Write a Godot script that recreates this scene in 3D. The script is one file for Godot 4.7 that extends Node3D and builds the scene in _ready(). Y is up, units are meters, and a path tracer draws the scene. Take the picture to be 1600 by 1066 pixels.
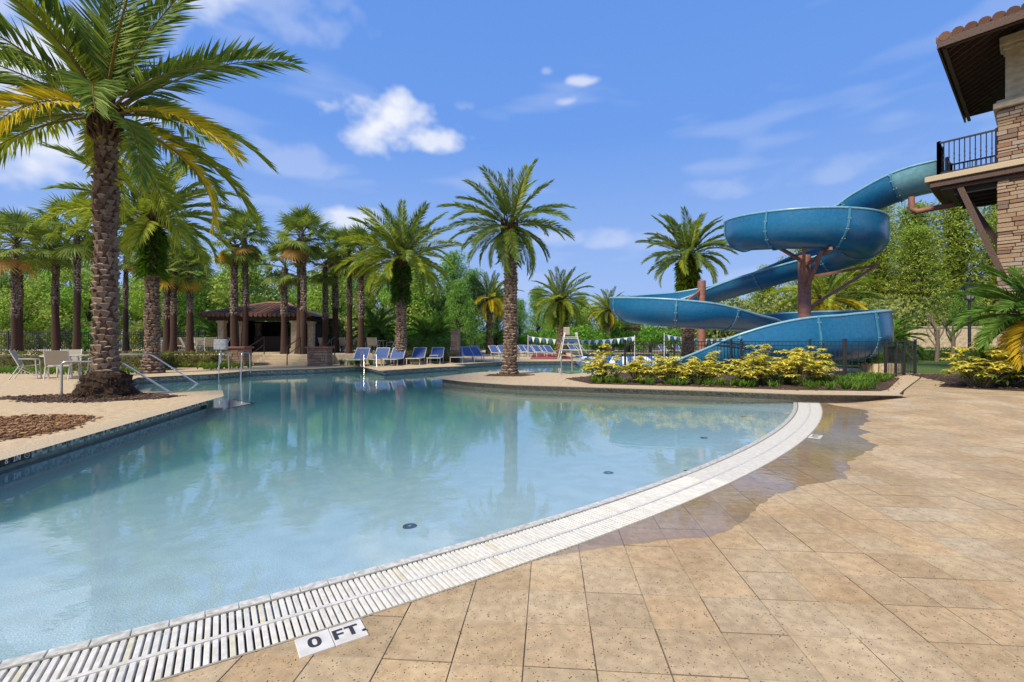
extends Node3D
# A resort pool with a beach entry, palms, a spiral water slide and its stone tower.

class MB:
	var v := PackedVector3Array()
	var n := PackedVector3Array()
	var c := PackedColorArray()
	func tri(a: Vector3, b: Vector3, d: Vector3, col: Color) -> void:   # counter-clockwise from outside
		var nn := (b - a).cross(d - a).normalized()
		v.append(a); v.append(d); v.append(b)
		n.append(nn); n.append(nn); n.append(nn)
		c.append(col); c.append(col); c.append(col)
	func quad(a: Vector3, b: Vector3, d: Vector3, e: Vector3, col: Color) -> void:
		tri(a, b, d, col); tri(a, d, e, col)
	func trin(a: Vector3, b: Vector3, d: Vector3, na: Vector3, nb: Vector3, nd: Vector3, col: Color) -> void:
		v.append(a); v.append(d); v.append(b)
		n.append(na); n.append(nd); n.append(nb)
		c.append(col); c.append(col); c.append(col)
	func quadn(p: Array, q: Array, col: Color) -> void:
		trin(p[0], p[1], p[2], q[0], q[1], q[2], col); trin(p[0], p[2], p[3], q[0], q[2], q[3], col)
	func box(t: Transform3D, s: Vector3, col: Color, bev := 0.0) -> void:
		var h := s * 0.5
		if bev <= 0.0:
			var p := []
			for k in 8:
				p.append(t * Vector3(h.x * (1 if k & 1 else -1), h.y * (1 if k & 2 else -1), h.z * (1 if k & 4 else -1)))
			for f in [[1, 3, 7, 5], [0, 4, 6, 2], [2, 6, 7, 3], [0, 1, 5, 4], [4, 5, 7, 6], [0, 2, 3, 1]]:
				quad(p[f[0]], p[f[1]], p[f[2]], p[f[3]], col)
			return
		var ax := [Vector3(1, 0, 0), Vector3(0, 1, 0), Vector3(0, 0, 1)]
		var corner := func(sg: Vector3, a: int) -> Vector3:
			var q := Vector3(h.x - bev, h.y - bev, h.z - bev) * sg
			q[a] = h[a] * sg[a]
			return t * q
		for a in 3:
			var b := (a + 1) % 3
			var d := (a + 2) % 3
			for s0 in [-1, 1]:
				var ps := []
				for k in [[-1, -1], [1, -1], [1, 1], [-1, 1]]:
					var sg := Vector3.ZERO
					sg[a] = s0; sg[b] = k[0]; sg[d] = k[1]
					ps.append(corner.call(sg, a))
				if s0 > 0: quad(ps[0], ps[1], ps[2], ps[3], col)
				else: quad(ps[3], ps[2], ps[1], ps[0], col)
			for s1 in [-1, 1]:          # bevel between faces a and b
				for s2 in [-1, 1]:
					var l := Vector3.ZERO
					l[a] = s1; l[b] = s2; l[d] = -1
					var u := l
					u[d] = 1
					if s1 * s2 > 0: quad(corner.call(l, a), corner.call(l, b), corner.call(u, b), corner.call(u, a), col)
					else: quad(corner.call(l, b), corner.call(l, a), corner.call(u, a), corner.call(u, b), col)
		for k in 8:
			var sg2 := Vector3(1 if k & 1 else -1, 1 if k & 2 else -1, 1 if k & 4 else -1)
			tri(corner.call(sg2, 0), corner.call(sg2, 1), corner.call(sg2, 2), col)
	func bar(a: Vector3, b: Vector3, w: float, hh: float, col: Color, up := Vector3.UP) -> void:   # a square bar from a to b
		var z := (b - a)
		var l := z.length()
		z = z / l
		if absf(z.dot(up)) > 0.98: up = Vector3(0, 0, 1) if absf(z.z) < 0.9 else Vector3.RIGHT
		var x := up.cross(z).normalized()
		box(Transform3D(Basis(x, z.cross(x), z), (a + b) * 0.5), Vector3(w, hh, l), col)
	func tube(pts: Array, rad, sides: int, col: Color, caps := true) -> void:
		var m := pts.size()
		var rings := []
		var norms := []
		var ref := Vector3.UP
		var t0: Vector3 = (pts[1] - pts[0]).normalized()
		if absf(t0.dot(ref)) > 0.9: ref = Vector3.RIGHT
		for i in m:
			var t: Vector3 = (pts[mini(i + 1, m - 1)] - pts[maxi(i - 1, 0)]).normalized()
			var x := ref.cross(t).normalized()
			ref = t.cross(x)
			var r: float = rad[i] if rad is Array else rad
			var ring := []
			var nr := []
			for k in sides:
				var a := TAU * k / sides
				var dir := x * cos(a) + ref * sin(a)
				ring.append(pts[i] + dir * r); nr.append(dir)
			rings.append(ring); norms.append(nr)
		for i in m - 1:
			for k in sides:
				var k2 := (k + 1) % sides
				quadn([rings[i][k], rings[i][k2], rings[i + 1][k2], rings[i + 1][k]], [norms[i][k], norms[i][k2], norms[i + 1][k2], norms[i + 1][k]], col)
		if caps:
			for k in range(1, sides - 1):
				tri(rings[0][0], rings[0][k + 1], rings[0][k], col)
				tri(rings[m - 1][0], rings[m - 1][k], rings[m - 1][k + 1], col)
	func slab(poly: PackedVector2Array, top: float, bottom: float, col: Color, side := true) -> void:   # polygon in (x, z)
		if Geometry2D.is_polygon_clockwise(poly): poly.reverse()
		var ix := Geometry2D.triangulate_polygon(poly)
		for k in range(0, ix.size(), 3):
			var a := poly[ix[k]]
			var b := poly[ix[k + 1]]
			var d := poly[ix[k + 2]]
			if (b - a).cross(d - a) > 0:
				var w := b
				b = d; d = w
			tri(Vector3(a.x, top, a.y), Vector3(b.x, top, b.y), Vector3(d.x, top, d.y), col)
		if side:
			for k in poly.size():
				var a := poly[k]
				var b := poly[(k + 1) % poly.size()]
				quad(Vector3(a.x, bottom, a.y), Vector3(a.x, top, a.y), Vector3(b.x, top, b.y), Vector3(b.x, bottom, b.y), col)
	func mesh() -> ArrayMesh:
		var arr := []
		arr.resize(Mesh.ARRAY_MAX)
		arr[Mesh.ARRAY_VERTEX] = v
		arr[Mesh.ARRAY_NORMAL] = n
		arr[Mesh.ARRAY_COLOR] = c
		var m := ArrayMesh.new()
		m.add_surface_from_arrays(Mesh.PRIMITIVE_TRIANGLES, arr)
		return m

var rng := RandomNumberGenerator.new()
var M := {}
var names := {}
const W := Color(1, 1, 1)

func numbered(called: String) -> String:
	if not names.has(called):
		names[called] = 0
		return called
	names[called] += 1
	return "%s_%03d" % [called, names[called]]

func tag(o: Node3D, label: String, category := "", group := "", kind := "") -> Node3D:
	if label: o.set_meta("label", label)
	if category: o.set_meta("category", category)
	if group: o.set_meta("group", group)
	if kind: o.set_meta("kind", kind)
	return o

func base(called: String, at: Vector3, label: String, category: String, group := "", turn := 0.0) -> Node3D:
	var o := Node3D.new()
	o.name = numbered(called)
	add_child(o, true)
	o.position = at
	o.rotation.y = turn
	return tag(o, label, category, group)

func put(called: String, mesh: Mesh, m: Material, parent: Node3D = null, at := Transform3D()) -> MeshInstance3D:
	var o := MeshInstance3D.new()
	o.mesh = mesh
	o.material_override = m
	o.transform = at
	if parent == null:
		o.name = numbered(called)
		add_child(o, true)
	else:
		o.name = called
		parent.add_child(o, true)
	return o

func struct(called: String, b: MB, m: Material, label: String, category := "") -> MeshInstance3D:
	var o := put(called, b.mesh(), m)
	tag(o, label, category if category else called.replace("_", " "), "", "structure")
	return o

func lin(r: float, g: float, b: float) -> Color:
	return Color(r, g, b).linear_to_srgb()

func mat(col: Color, rough := 0.8, metal := 0.0, tex: Texture2D = null, scale := 1.0, vc := true, bump := 0.0) -> StandardMaterial3D:
	var m := StandardMaterial3D.new()
	m.albedo_color = col.linear_to_srgb()
	m.roughness = rough
	m.metallic = metal
	m.vertex_color_use_as_albedo = vc
	if tex:
		m.albedo_texture = tex
		m.uv1_triplanar = true
		m.uv1_world_triplanar = true
		m.uv1_scale = Vector3.ONE * scale
		if bump > 0.0:
			m.heightmap_enabled = true
			m.heightmap_texture = tex
			m.heightmap_scale = bump
	return m

func noise_tex(freq: float, lo: Color, hi: Color, size := 512, octaves := 4, sd := 1) -> NoiseTexture2D:
	var f := FastNoiseLite.new()
	f.seed = sd
	f.noise_type = FastNoiseLite.TYPE_SIMPLEX_SMOOTH
	f.frequency = freq
	f.fractal_octaves = octaves
	var g := Gradient.new()
	g.set_color(0, lo); g.set_color(1, hi)
	g.set_offset(0, 0.15); g.set_offset(1, 0.85)
	var t := NoiseTexture2D.new()
	t.width = size; t.height = size
	t.seamless = true
	t.noise = f
	t.color_ramp = g
	return t

func speck_texture() -> ImageTexture:      # shell aggregate in tan concrete
	var r := RandomNumberGenerator.new()
	r.seed = 11
	var f := FastNoiseLite.new()
	f.seed = 4; f.frequency = 0.012; f.fractal_octaves = 4
	var s := 1024
	var im := Image.create(s, s, false, Image.FORMAT_RGB8)
	for y in s:
		for x in s:
			var k := 0.86 + 0.10 * f.get_noise_2d(x, y) + 0.09 * (r.randf() - 0.5)
			im.set_pixel(x, y, Color(k, k, k * (0.985 + 0.02 * r.randf())))
	for i in 3600:
		var cx := r.randf() * s
		var cy := r.randf() * s
		var a := r.randf() * PI
		var l := 1.0 + 5.2 * pow(r.randf(), 2.6)
		var w := minf(l, 0.8 + 1.7 * r.randf())
		var q := r.randf()
		var col := Color(0.30, 0.26, 0.23) if q < 0.30 else (Color(1.0, 0.98, 0.94) if q < 0.60 else Color(0.66, 0.56, 0.46))
		for dy in range(-7, 8):
			for dx in range(-7, 8):
				var u := (dx * cos(a) + dy * sin(a)) / l
				var v := (-dx * sin(a) + dy * cos(a)) / w
				if u * u + v * v < 1.0:
					im.set_pixel(posmod(int(cx) + dx, s), posmod(int(cy) + dy, s), col)
	return ImageTexture.create_from_image(im)

func mosaic_texture() -> ImageTexture:     # glass mosaic print on the waterline tiles
	var r := RandomNumberGenerator.new()
	r.seed = 5
	var im := Image.create(64, 64, false, Image.FORMAT_RGB8)
	var cols := [Color(0.16, 0.20, 0.24), Color(0.45, 0.55, 0.58), Color(0.70, 0.74, 0.72), Color(0.28, 0.30, 0.30), Color(0.55, 0.48, 0.40), Color(0.22, 0.34, 0.42)]
	for y in 8:
		for x in 8:
			var col: Color = cols[r.randi() % cols.size()]
			im.fill_rect(Rect2i(x * 8, y * 8, 8, 8), Color(0.6, 0.6, 0.58))
			im.fill_rect(Rect2i(x * 8 + 1, y * 8 + 1, 7, 7), col)
	return ImageTexture.create_from_image(im)

func sky_image() -> ImageTexture:
	var w := 2048
	var h := 1024
	var im := Image.create(w, h, false, Image.FORMAT_RGBF)
	var f := FastNoiseLite.new()
	f.seed = 21; f.frequency = 3.2; f.fractal_octaves = 6; f.fractal_gain = 0.55
	var wisp := FastNoiseLite.new()
	wisp.seed = 8; wisp.frequency = 1.1; wisp.fractal_octaves = 4
	# single clouds: azimuth, elevation, half width, half height in degrees, weight
	var clouds := [[-14.0, 23.9, 6.4, 3.2, 0.9], [-17.5, 22.6, 3.4, 3.4, 0.7], [-8.6, 22.9, 6.5, 1.9, 0.75], [-6.6, 26.6, 1.8, 0.8, 0.35], [8.6, 28.7, 2.0, 0.6, 0.6], [6.6, 26.9, 1.3, 0.5, 0.45], [4.2, 29.8, 0.8, 0.5, 0.4],
		[-18.0, 13.6, 4.5, 1.4, 0.7], [8.5, 12.0, 7.0, 1.4, 0.3], [31.0, 16.5, 10.0, 1.4, 0.16], [-46.0, 20.0, 8.0, 12.0, 0.75], [-42.0, 32.0, 12.0, 5.0, 0.6], [-27.0, 33.0, 7.0, 4.0, 0.22], [-26.0, 19.0, 8.0, 2.0, 0.2]]
	var r := RandomNumberGenerator.new()
	r.seed = 77
	for k in 60:
		clouds.append([r.randf_range(55, 305), r.randf_range(8, 62), r.randf_range(6, 14), r.randf_range(2.5, 6), r.randf_range(0.5, 1.0)])
	var top := Color(0.090, 0.240, 0.69)
	var mid := Color(0.145, 0.315, 0.755)
	var low := Color(0.37, 0.52, 0.83)
	for y in h:
		var el := 90.0 - 180.0 * (y + 0.5) / h
		if el < -1.0:
			for x in w: im.set_pixel(x, y, Color(0.2, 0.2, 0.17))
			continue
		var t := clampf(el / 60.0, 0, 1)
		var sky := low.lerp(mid, clampf(t * 2.6, 0, 1)) if t < 0.385 else mid.lerp(top, clampf((t - 0.385) / 0.5, 0, 1))
		var near := []
		for cl in clouds:
			if absf(el - cl[1]) < cl[3] * 2.2: near.append(cl)
		var ce := cos(deg_to_rad(el))
		var se := sin(deg_to_rad(el))
		for x in w:
			var az := wrapf(360.0 * (x + 0.5) / w, -180.0, 180.0)
			var dir := Vector3(sin(deg_to_rad(az)) * ce, se, -cos(deg_to_rad(az)) * ce)
			var wq := wisp.get_noise_3d(dir.x * 2.0, dir.y * 9.0, dir.z * 2.0)
			var a := clampf((wq - 0.18) * 0.5, 0, 0.12)
			if near.size():
				var nz := 9.0
				for cl in near:
					var da: float = wrapf(az - cl[0], -180, 180) * ce / cl[2]
					if absf(da) > 2.2: continue
					var de: float = (el - cl[1]) / cl[3]
					if nz > 8.0: nz = f.get_noise_3d(dir.x * 2.2, dir.y * 3.4, dir.z * 2.2)
					var k: float = (1.0 - da * da - de * de * (1.7 if de < 0 else 0.9)) * 0.8 + nz * 1.5
					a = maxf(a, clampf(k * 1.15, 0, 1) * minf(cl[4], 1.0))
			var cc := Color(0.86, 0.87, 0.92)
			im.set_pixel(x, y, sky.lerp(cc, clampf(a, 0, 0.95)))
	return ImageTexture.create_from_image(im)

func textures_and_materials() -> void:
	var grain := noise_tex(0.06, Color(0.72, 0.72, 0.72), Color(1, 1, 1), 512, 5, 3)
	var soft := noise_tex(0.012, Color(0.80, 0.79, 0.77), Color(1, 1, 1), 512, 5, 9)
	var rough_t := noise_tex(0.09, Color(0.45, 0.42, 0.40), Color(1, 1, 1), 512, 5, 14)
	var speck := speck_texture()
	M.paver = mat(W, 0.82, 0, speck, 0.9, true, 0.25)
	M.paver.detail_enabled = true
	M.paver.detail_blend_mode = BaseMaterial3D.BLEND_MODE_MUL
	M.paver.detail_albedo = noise_tex(0.010, Color(0.90, 0.875, 0.84), Color(1, 1, 1), 512, 5, 31)
	M.paver.detail_uv_layer = BaseMaterial3D.DETAIL_UV_2
	M.paver.uv2_triplanar = true
	M.paver.uv2_world_triplanar = true
	M.paver.uv2_scale = Vector3.ONE * 0.19
	M.deck = mat(W, 0.85, 0, speck, 0.45, true, 0.2)
	M.coping = mat(Color(0.60, 0.49, 0.33), 0.75, 0, grain, 1.3, true, 0.2)
	M.sand = mat(Color(0.22, 0.17, 0.11), 0.95, 0, rough_t, 3.0, true, 0.4)
	M.plaster = mat(Color(0.48, 0.615, 0.635), 0.85, 0, noise_tex(0.02, Color(0.93, 0.93, 0.93), Color(1, 1, 1), 512, 4, 19), 0.3)
	M.plaster.detail_enabled = true
	M.plaster.detail_blend_mode = BaseMaterial3D.BLEND_MODE_MUL
	M.plaster.detail_albedo = noise_tex(0.2, Color(0.60, 0.72, 0.78), Color(1, 1, 1), 1024, 3, 8)
	M.plaster.detail_uv_layer = BaseMaterial3D.DETAIL_UV_2
	M.plaster.uv2_triplanar = true
	M.plaster.uv2_world_triplanar = true
	M.plaster.uv2_scale = Vector3.ONE * 0.45
	var mos := mosaic_texture()
	M.mosaic = mat(W, 0.25, 0, mos, 3.2)
	M.mosaic.texture_filter = BaseMaterial3D.TEXTURE_FILTER_NEAREST
	M.ledge = mat(Color(0.55, 0.62, 0.64), 0.5, 0, soft, 1.0)
	M.white_plastic = mat(Color(0.86, 0.86, 0.85), 0.45, 0, noise_tex(0.03, Color(0.90, 0.89, 0.86), Color(1, 1, 1), 512, 4, 44), 0.9)
	M.tile = mat(Color(0.62, 0.63, 0.60), 0.3, 0, soft, 3.0)
	M.black = mat(Color(0.012, 0.012, 0.013), 0.45, 0, null, 1, false)
	M.trough = mat(Color(0.36, 0.35, 0.32), 0.8, 0, null, 1, false)
	M.marker = mat(Color(0.66, 0.66, 0.64), 0.4, 0, noise_tex(0.03, Color(0.90, 0.89, 0.86), Color(1, 1, 1), 256, 4, 45), 1.0)
	M.letter = mat(Color(0.03, 0.033, 0.04), 0.5, 0, null, 1, false)
	M.letter_white = mat(Color(0.75, 0.76, 0.76), 0.5, 0, null, 1, false)
	M.steel = mat(Color(0.62, 0.61, 0.58), 0.28, 0.9, null, 1, false)
	M.iron = mat(Color(0.018, 0.018, 0.02), 0.42, 0, null, 1, false)
	M.slide = mat(W, 0.3, 0, noise_tex(0.02, Color(0.82, 0.86, 0.88), Color(1, 1, 1), 512, 5, 17), 0.6)
	M.slide.clearcoat_enabled = true
	M.slide.clearcoat = 0.15
	M.slide.clearcoat_roughness = 0.2
	M.pole = mat(Color(0.33, 0.155, 0.125), 0.6, 0, soft, 0.8)
	M.cream = mat(Color(0.66, 0.54, 0.36), 0.85, 0, soft, 0.7, true, 0.15)
	M.stone = mat(W, 0.9, 0, rough_t, 1.6, true, 1.0)
	M.wood = mat(Color(0.14, 0.082, 0.062), 0.7, 0, noise_tex(0.05, Color(0.5, 0.46, 0.44), Color(1, 1, 1), 512, 5, 23), 0.9, true, 0.4)
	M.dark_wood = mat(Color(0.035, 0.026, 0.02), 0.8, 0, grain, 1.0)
	M.rooftile = mat(W, 0.8, 0, rough_t, 1.1, true, 0.6)
	M.bark = mat(W, 0.92, 0, rough_t, 2.2, true, 1.2)
	M.fibre = mat(W, 0.95, 0, rough_t, 3.5, true, 3.0)
	M.leaf = mat(W, 0.62)
	M.leaf.metallic_specular = 0.3
	M.leaf.backlight_enabled = true
	M.leaf.backlight = lin(0.85, 0.85, 0.55)
	M.foliage = mat(W, 0.7)
	M.foliage.metallic_specular = 0.25
	M.foliage.backlight_enabled = true
	M.foliage.backlight = lin(0.85, 0.85, 0.55)
	M.lawn = mat(Color(0.17, 0.31, 0.04), 0.95, 0, rough_t, 1.4, true, 2.0)
	M.earth = mat(Color(0.07, 0.085, 0.03), 0.95, 0, rough_t, 0.5, true, 2.0)
	M.mulch = mat(W, 0.95, 0, rough_t, 5.0)
	M.blue_sling = mat(Color(0.06, 0.125, 0.36), 0.75, 0, grain, 3.0)
	M.white_paint = mat(Color(0.70, 0.70, 0.66), 0.45, 0, soft, 2.0)
	M.tan_sling = mat(Color(0.58, 0.52, 0.40), 0.8, 0, grain, 3.0)
	M.flag = mat(W, 0.7)
	M.redpad = mat(Color(0.36, 0.075, 0.075), 0.8, 0, soft, 0.5)
	M.utility = mat(Color(0.06, 0.10, 0.075), 0.5, 0, soft, 1.0)
	M.glass = StandardMaterial3D.new()
	M.glass.transparency = BaseMaterial3D.TRANSPARENCY_ALPHA
	M.glass.albedo_color = Color(0.9, 0.9, 0.85, 0.15)
	M.glass.roughness = 0.05
	var ripple := FastNoiseLite.new()
	ripple.seed = 3; ripple.frequency = 0.012; ripple.fractal_octaves = 4; ripple.fractal_gain = 0.5
	var rt := NoiseTexture2D.new()
	rt.width = 1024; rt.height = 1024; rt.seamless = true; rt.noise = ripple
	M.water = StandardMaterial3D.new()
	M.water.transparency = BaseMaterial3D.TRANSPARENCY_ALPHA
	M.water.albedo_color = Color(0.75, 0.9, 0.95, 0.02)
	M.water.roughness = 0.015
	M.water.metallic_specular = 0.5
	M.water.heightmap_enabled = true
	M.water.heightmap_texture = rt
	M.water.heightmap_scale = 0.06
	M.water.uv1_triplanar = true
	M.water.uv1_world_triplanar = true
	M.water.uv1_scale = Vector3(0.30, 0.30, 0.42)
	M.puddle = StandardMaterial3D.new()
	M.puddle.transparency = BaseMaterial3D.TRANSPARENCY_ALPHA
	M.puddle.albedo_color = Color(lin(0.26, 0.185, 0.10), 0.24)
	M.puddle.roughness = 0.03
	M.puddle.heightmap_enabled = true
	M.puddle.heightmap_texture = rt
	M.puddle.heightmap_scale = 0.08
	M.puddle.uv1_triplanar = true
	M.puddle.uv1_world_triplanar = true
	M.puddle.uv1_scale = Vector3.ONE * 0.6

# ---- the setting -------------------------------------------------------------------------
const ARC := Vector2(-14.0, -22.5)     # centre (x, z) of the curved beach edge
const R_WATER := 23.58
const R_OUT := 24.09

func arc(r: float, deg: float, y := 0.0) -> Vector3:
	var a := deg_to_rad(deg)
	return Vector3(ARC.x + r * cos(a), y, ARC.y - r * sin(a))

func deck_height(p: Vector3) -> float:      # the paving climbs from the beach edge to the level of the copings
	var out := Vector2(p.x, p.z).distance_to(ARC) - R_OUT
	return 0.2 * smoothstep(0.3, 2.2, out) * smoothstep(7.0, 10.6, -p.z)

func arr2(l: Array) -> PackedVector2Array:   # [x, distance] pairs -> (x, z)
	var p := PackedVector2Array()
	for q in l: p.append(Vector2(q[0], -q[1]))
	return p

func pool_edge(deck: Node3D, line: Array, sign_out: float) -> void:
	# line: points (x, z) along the water; the water lies on the side given by sign_out
	var cop := MB.new()
	var mos := MB.new()
	var led := MB.new()
	var wall := MB.new()
	var n := line.size()
	var offs := []
	for i in n:
		var a: Vector2 = line[maxi(i - 1, 0)]
		var p: Vector2 = line[i]
		var b: Vector2 = line[mini(i + 1, n - 1)]
		var n1 := (p - a).normalized() if i > 0 else (b - p).normalized()
		var n2 := (b - p).normalized() if i < n - 1 else n1
		var q := (Vector2(n1.y, -n1.x) + Vector2(n2.y, -n2.x)).normalized() * sign_out
		q /= maxf(0.35, q.dot(Vector2(n1.y, -n1.x) * sign_out))
		offs.append(q)
	var at := func(i: int, out: float, y: float) -> Vector3:
		var p: Vector2 = line[i] + offs[i] * out
		return Vector3(p.x, y, p.y)
	var prof := [[-0.30, 0.202], [0.0, 0.206], [0.03, 0.196], [0.04, 0.175], [0.03, 0.150], [0.0, 0.142]]
	for i in n - 1:
		for k in prof.size() - 1:
			var ps := [at.call(i, prof[k][0], prof[k][1]), at.call(i + 1, prof[k][0], prof[k][1]), at.call(i + 1, prof[k + 1][0], prof[k + 1][1]), at.call(i, prof[k + 1][0], prof[k + 1][1])]
			if sign_out > 0: cop.quad(ps[3], ps[2], ps[1], ps[0], W)
			else: cop.quad(ps[0], ps[1], ps[2], ps[3], W)
		var strips := [[mos, 0.0, 0.150, 0.0, 0.035], [led, -0.01, 0.037, 0.13, 0.030], [led, 0.13, 0.030, 0.13, -0.10], [wall, 0.02, -0.05, 0.02, -1.6]]
		for s in strips:
			var m: MB = s[0]
			var ps := [at.call(i, s[1], s[2]), at.call(i + 1, s[1], s[2]), at.call(i + 1, s[3], s[4]), at.call(i, s[3], s[4])]
			if sign_out > 0: m.quad(ps[3], ps[2], ps[1], ps[0], W)
			else: m.quad(ps[0], ps[1], ps[2], ps[3], W)
	put("coping", cop.mesh(), M.coping, deck)
	put("waterline_mosaic", mos.mesh(), M.mosaic, deck)
	put("pool_ledge", led.mesh(), M.ledge, deck)
	put("pool_wall", wall.mesh(), M.plaster, deck)

func v2(l: Array) -> Array:
	var o := []
	for q in l: o.append(Vector2(q[0], -q[1]))
	return o

func build_ground() -> void:
	var b := MB.new()
	var xs := [-400.0, -42.0, 22.0, 400.0]
	var zs := [-500.0, -60.0, 6.0, 120.0]
	for i in 3:
		for k in 3:
			if i == 1 and k == 1: continue
			b.slab(PackedVector2Array([Vector2(xs[i], zs[k]), Vector2(xs[i + 1], zs[k]), Vector2(xs[i + 1], zs[k + 1]), Vector2(xs[i], zs[k + 1])]), 0.12, 0, W, false)
	struct("ground", b, M.earth, "rough green ground under the trees around the pool grounds", "ground")
	var l := MB.new()
	l.slab(arr2([[15.0, 17.2], [24, 17.2], [40, 24], [40, 60], [15, 60]]), 0.19, -1.6, W)
	struct("lawn", l, M.lawn, "clipped green lawn between the path and the cream wall", "lawn")

func build_pool() -> void:
	var fl := MB.new()
	var step := 0.7
	var fy := func(x: float, z: float) -> float:
		var d: float = R_WATER - Vector2(x, z).distance_to(ARC)
		return -0.024 - minf(1.35, maxf(d, 0.0) * 0.075 + 0.0025 * maxf(d, 0.0) * maxf(d, 0.0))
	var x := -17.0
	while x < 15.5:
		var z := 0.4
		while z > -46.5:
			if Vector2(x + step * 0.5, z - step * 0.5).distance_to(ARC) < R_WATER + 0.4:
				var p := []
				for o in [[0, 0], [step, 0], [step, -step], [0, -step]]: p.append(Vector3(x + o[0], fy.call(x + o[0], z + o[1]), z + o[1]))
				fl.quad(p[0], p[1], p[2], p[3], W)
			elif z < -20.0:
				fl.quad(Vector3(x, -1.37, z), Vector3(x + step, -1.37, z), Vector3(x + step, -1.37, z - step), Vector3(x, -1.37, z - step), W)
			z -= step
		x += step
	struct("pool_floor", fl, M.plaster, "pale blue plaster floor sloping down from the beach entry", "pool floor")
	var w := MB.new()
	var poly := PackedVector2Array()
	for k in 61:
		var p := arc(R_WATER + 0.003, -69.0 + k * (41.0 / 60.0))
		poly.append(Vector2(p.x, p.z))
	for q in [[10.0, -16.0], [15.5, -22.0], [15.5, -46.4], [-17.0, -46.4], [-17.0, 0.0]]: poly.append(Vector2(q[0], q[1]))
	w.slab(poly, -0.008, 0, W, false)
	struct("pool_water", w, M.water, "clear blue pool water mirroring the palms", "water")
	var fog := FogVolume.new()
	fog.name = "pool_water_depth"
	fog.size = Vector3(32.4, 1.6, 46.4)
	fog.position = Vector3(-0.8, -0.82 - 0.012, -23.2)
	var fm := FogMaterial.new()
	fm.albedo = lin(0.24, 0.80, 0.86)
	fm.density = 0.42
	fog.material = fm
	add_child(fog)
	tag(fog, "blue green depth of the pool water", "water", "", "structure")
	# floor inlets
	for q in [[-0.81, 3.72], [1.08, 5.24], [2.93, 7.15], [4.55, 9.2]]:
		var d := MB.new()
		var yy: float = fy.call(q[0], -q[1])
		d.tube([Vector3(0, -0.02, 0), Vector3(0, 0.006, 0)], [0.062, 0.055], 20, W)
		var o := base("floor_inlet", Vector3(q[0], yy, -q[1]), "round black floor inlet set in the shallow beach entry", "pool inlet", "floor inlets of the beach entry")
		put("cover", d.mesh(), M.black, o)
		var s := MB.new()
		s.tube([Vector3(0, 0.004, 0), Vector3(0, 0.009, 0)], [0.016, 0.012], 10, W)
		put("screw", s.mesh(), M.steel, o)

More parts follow.
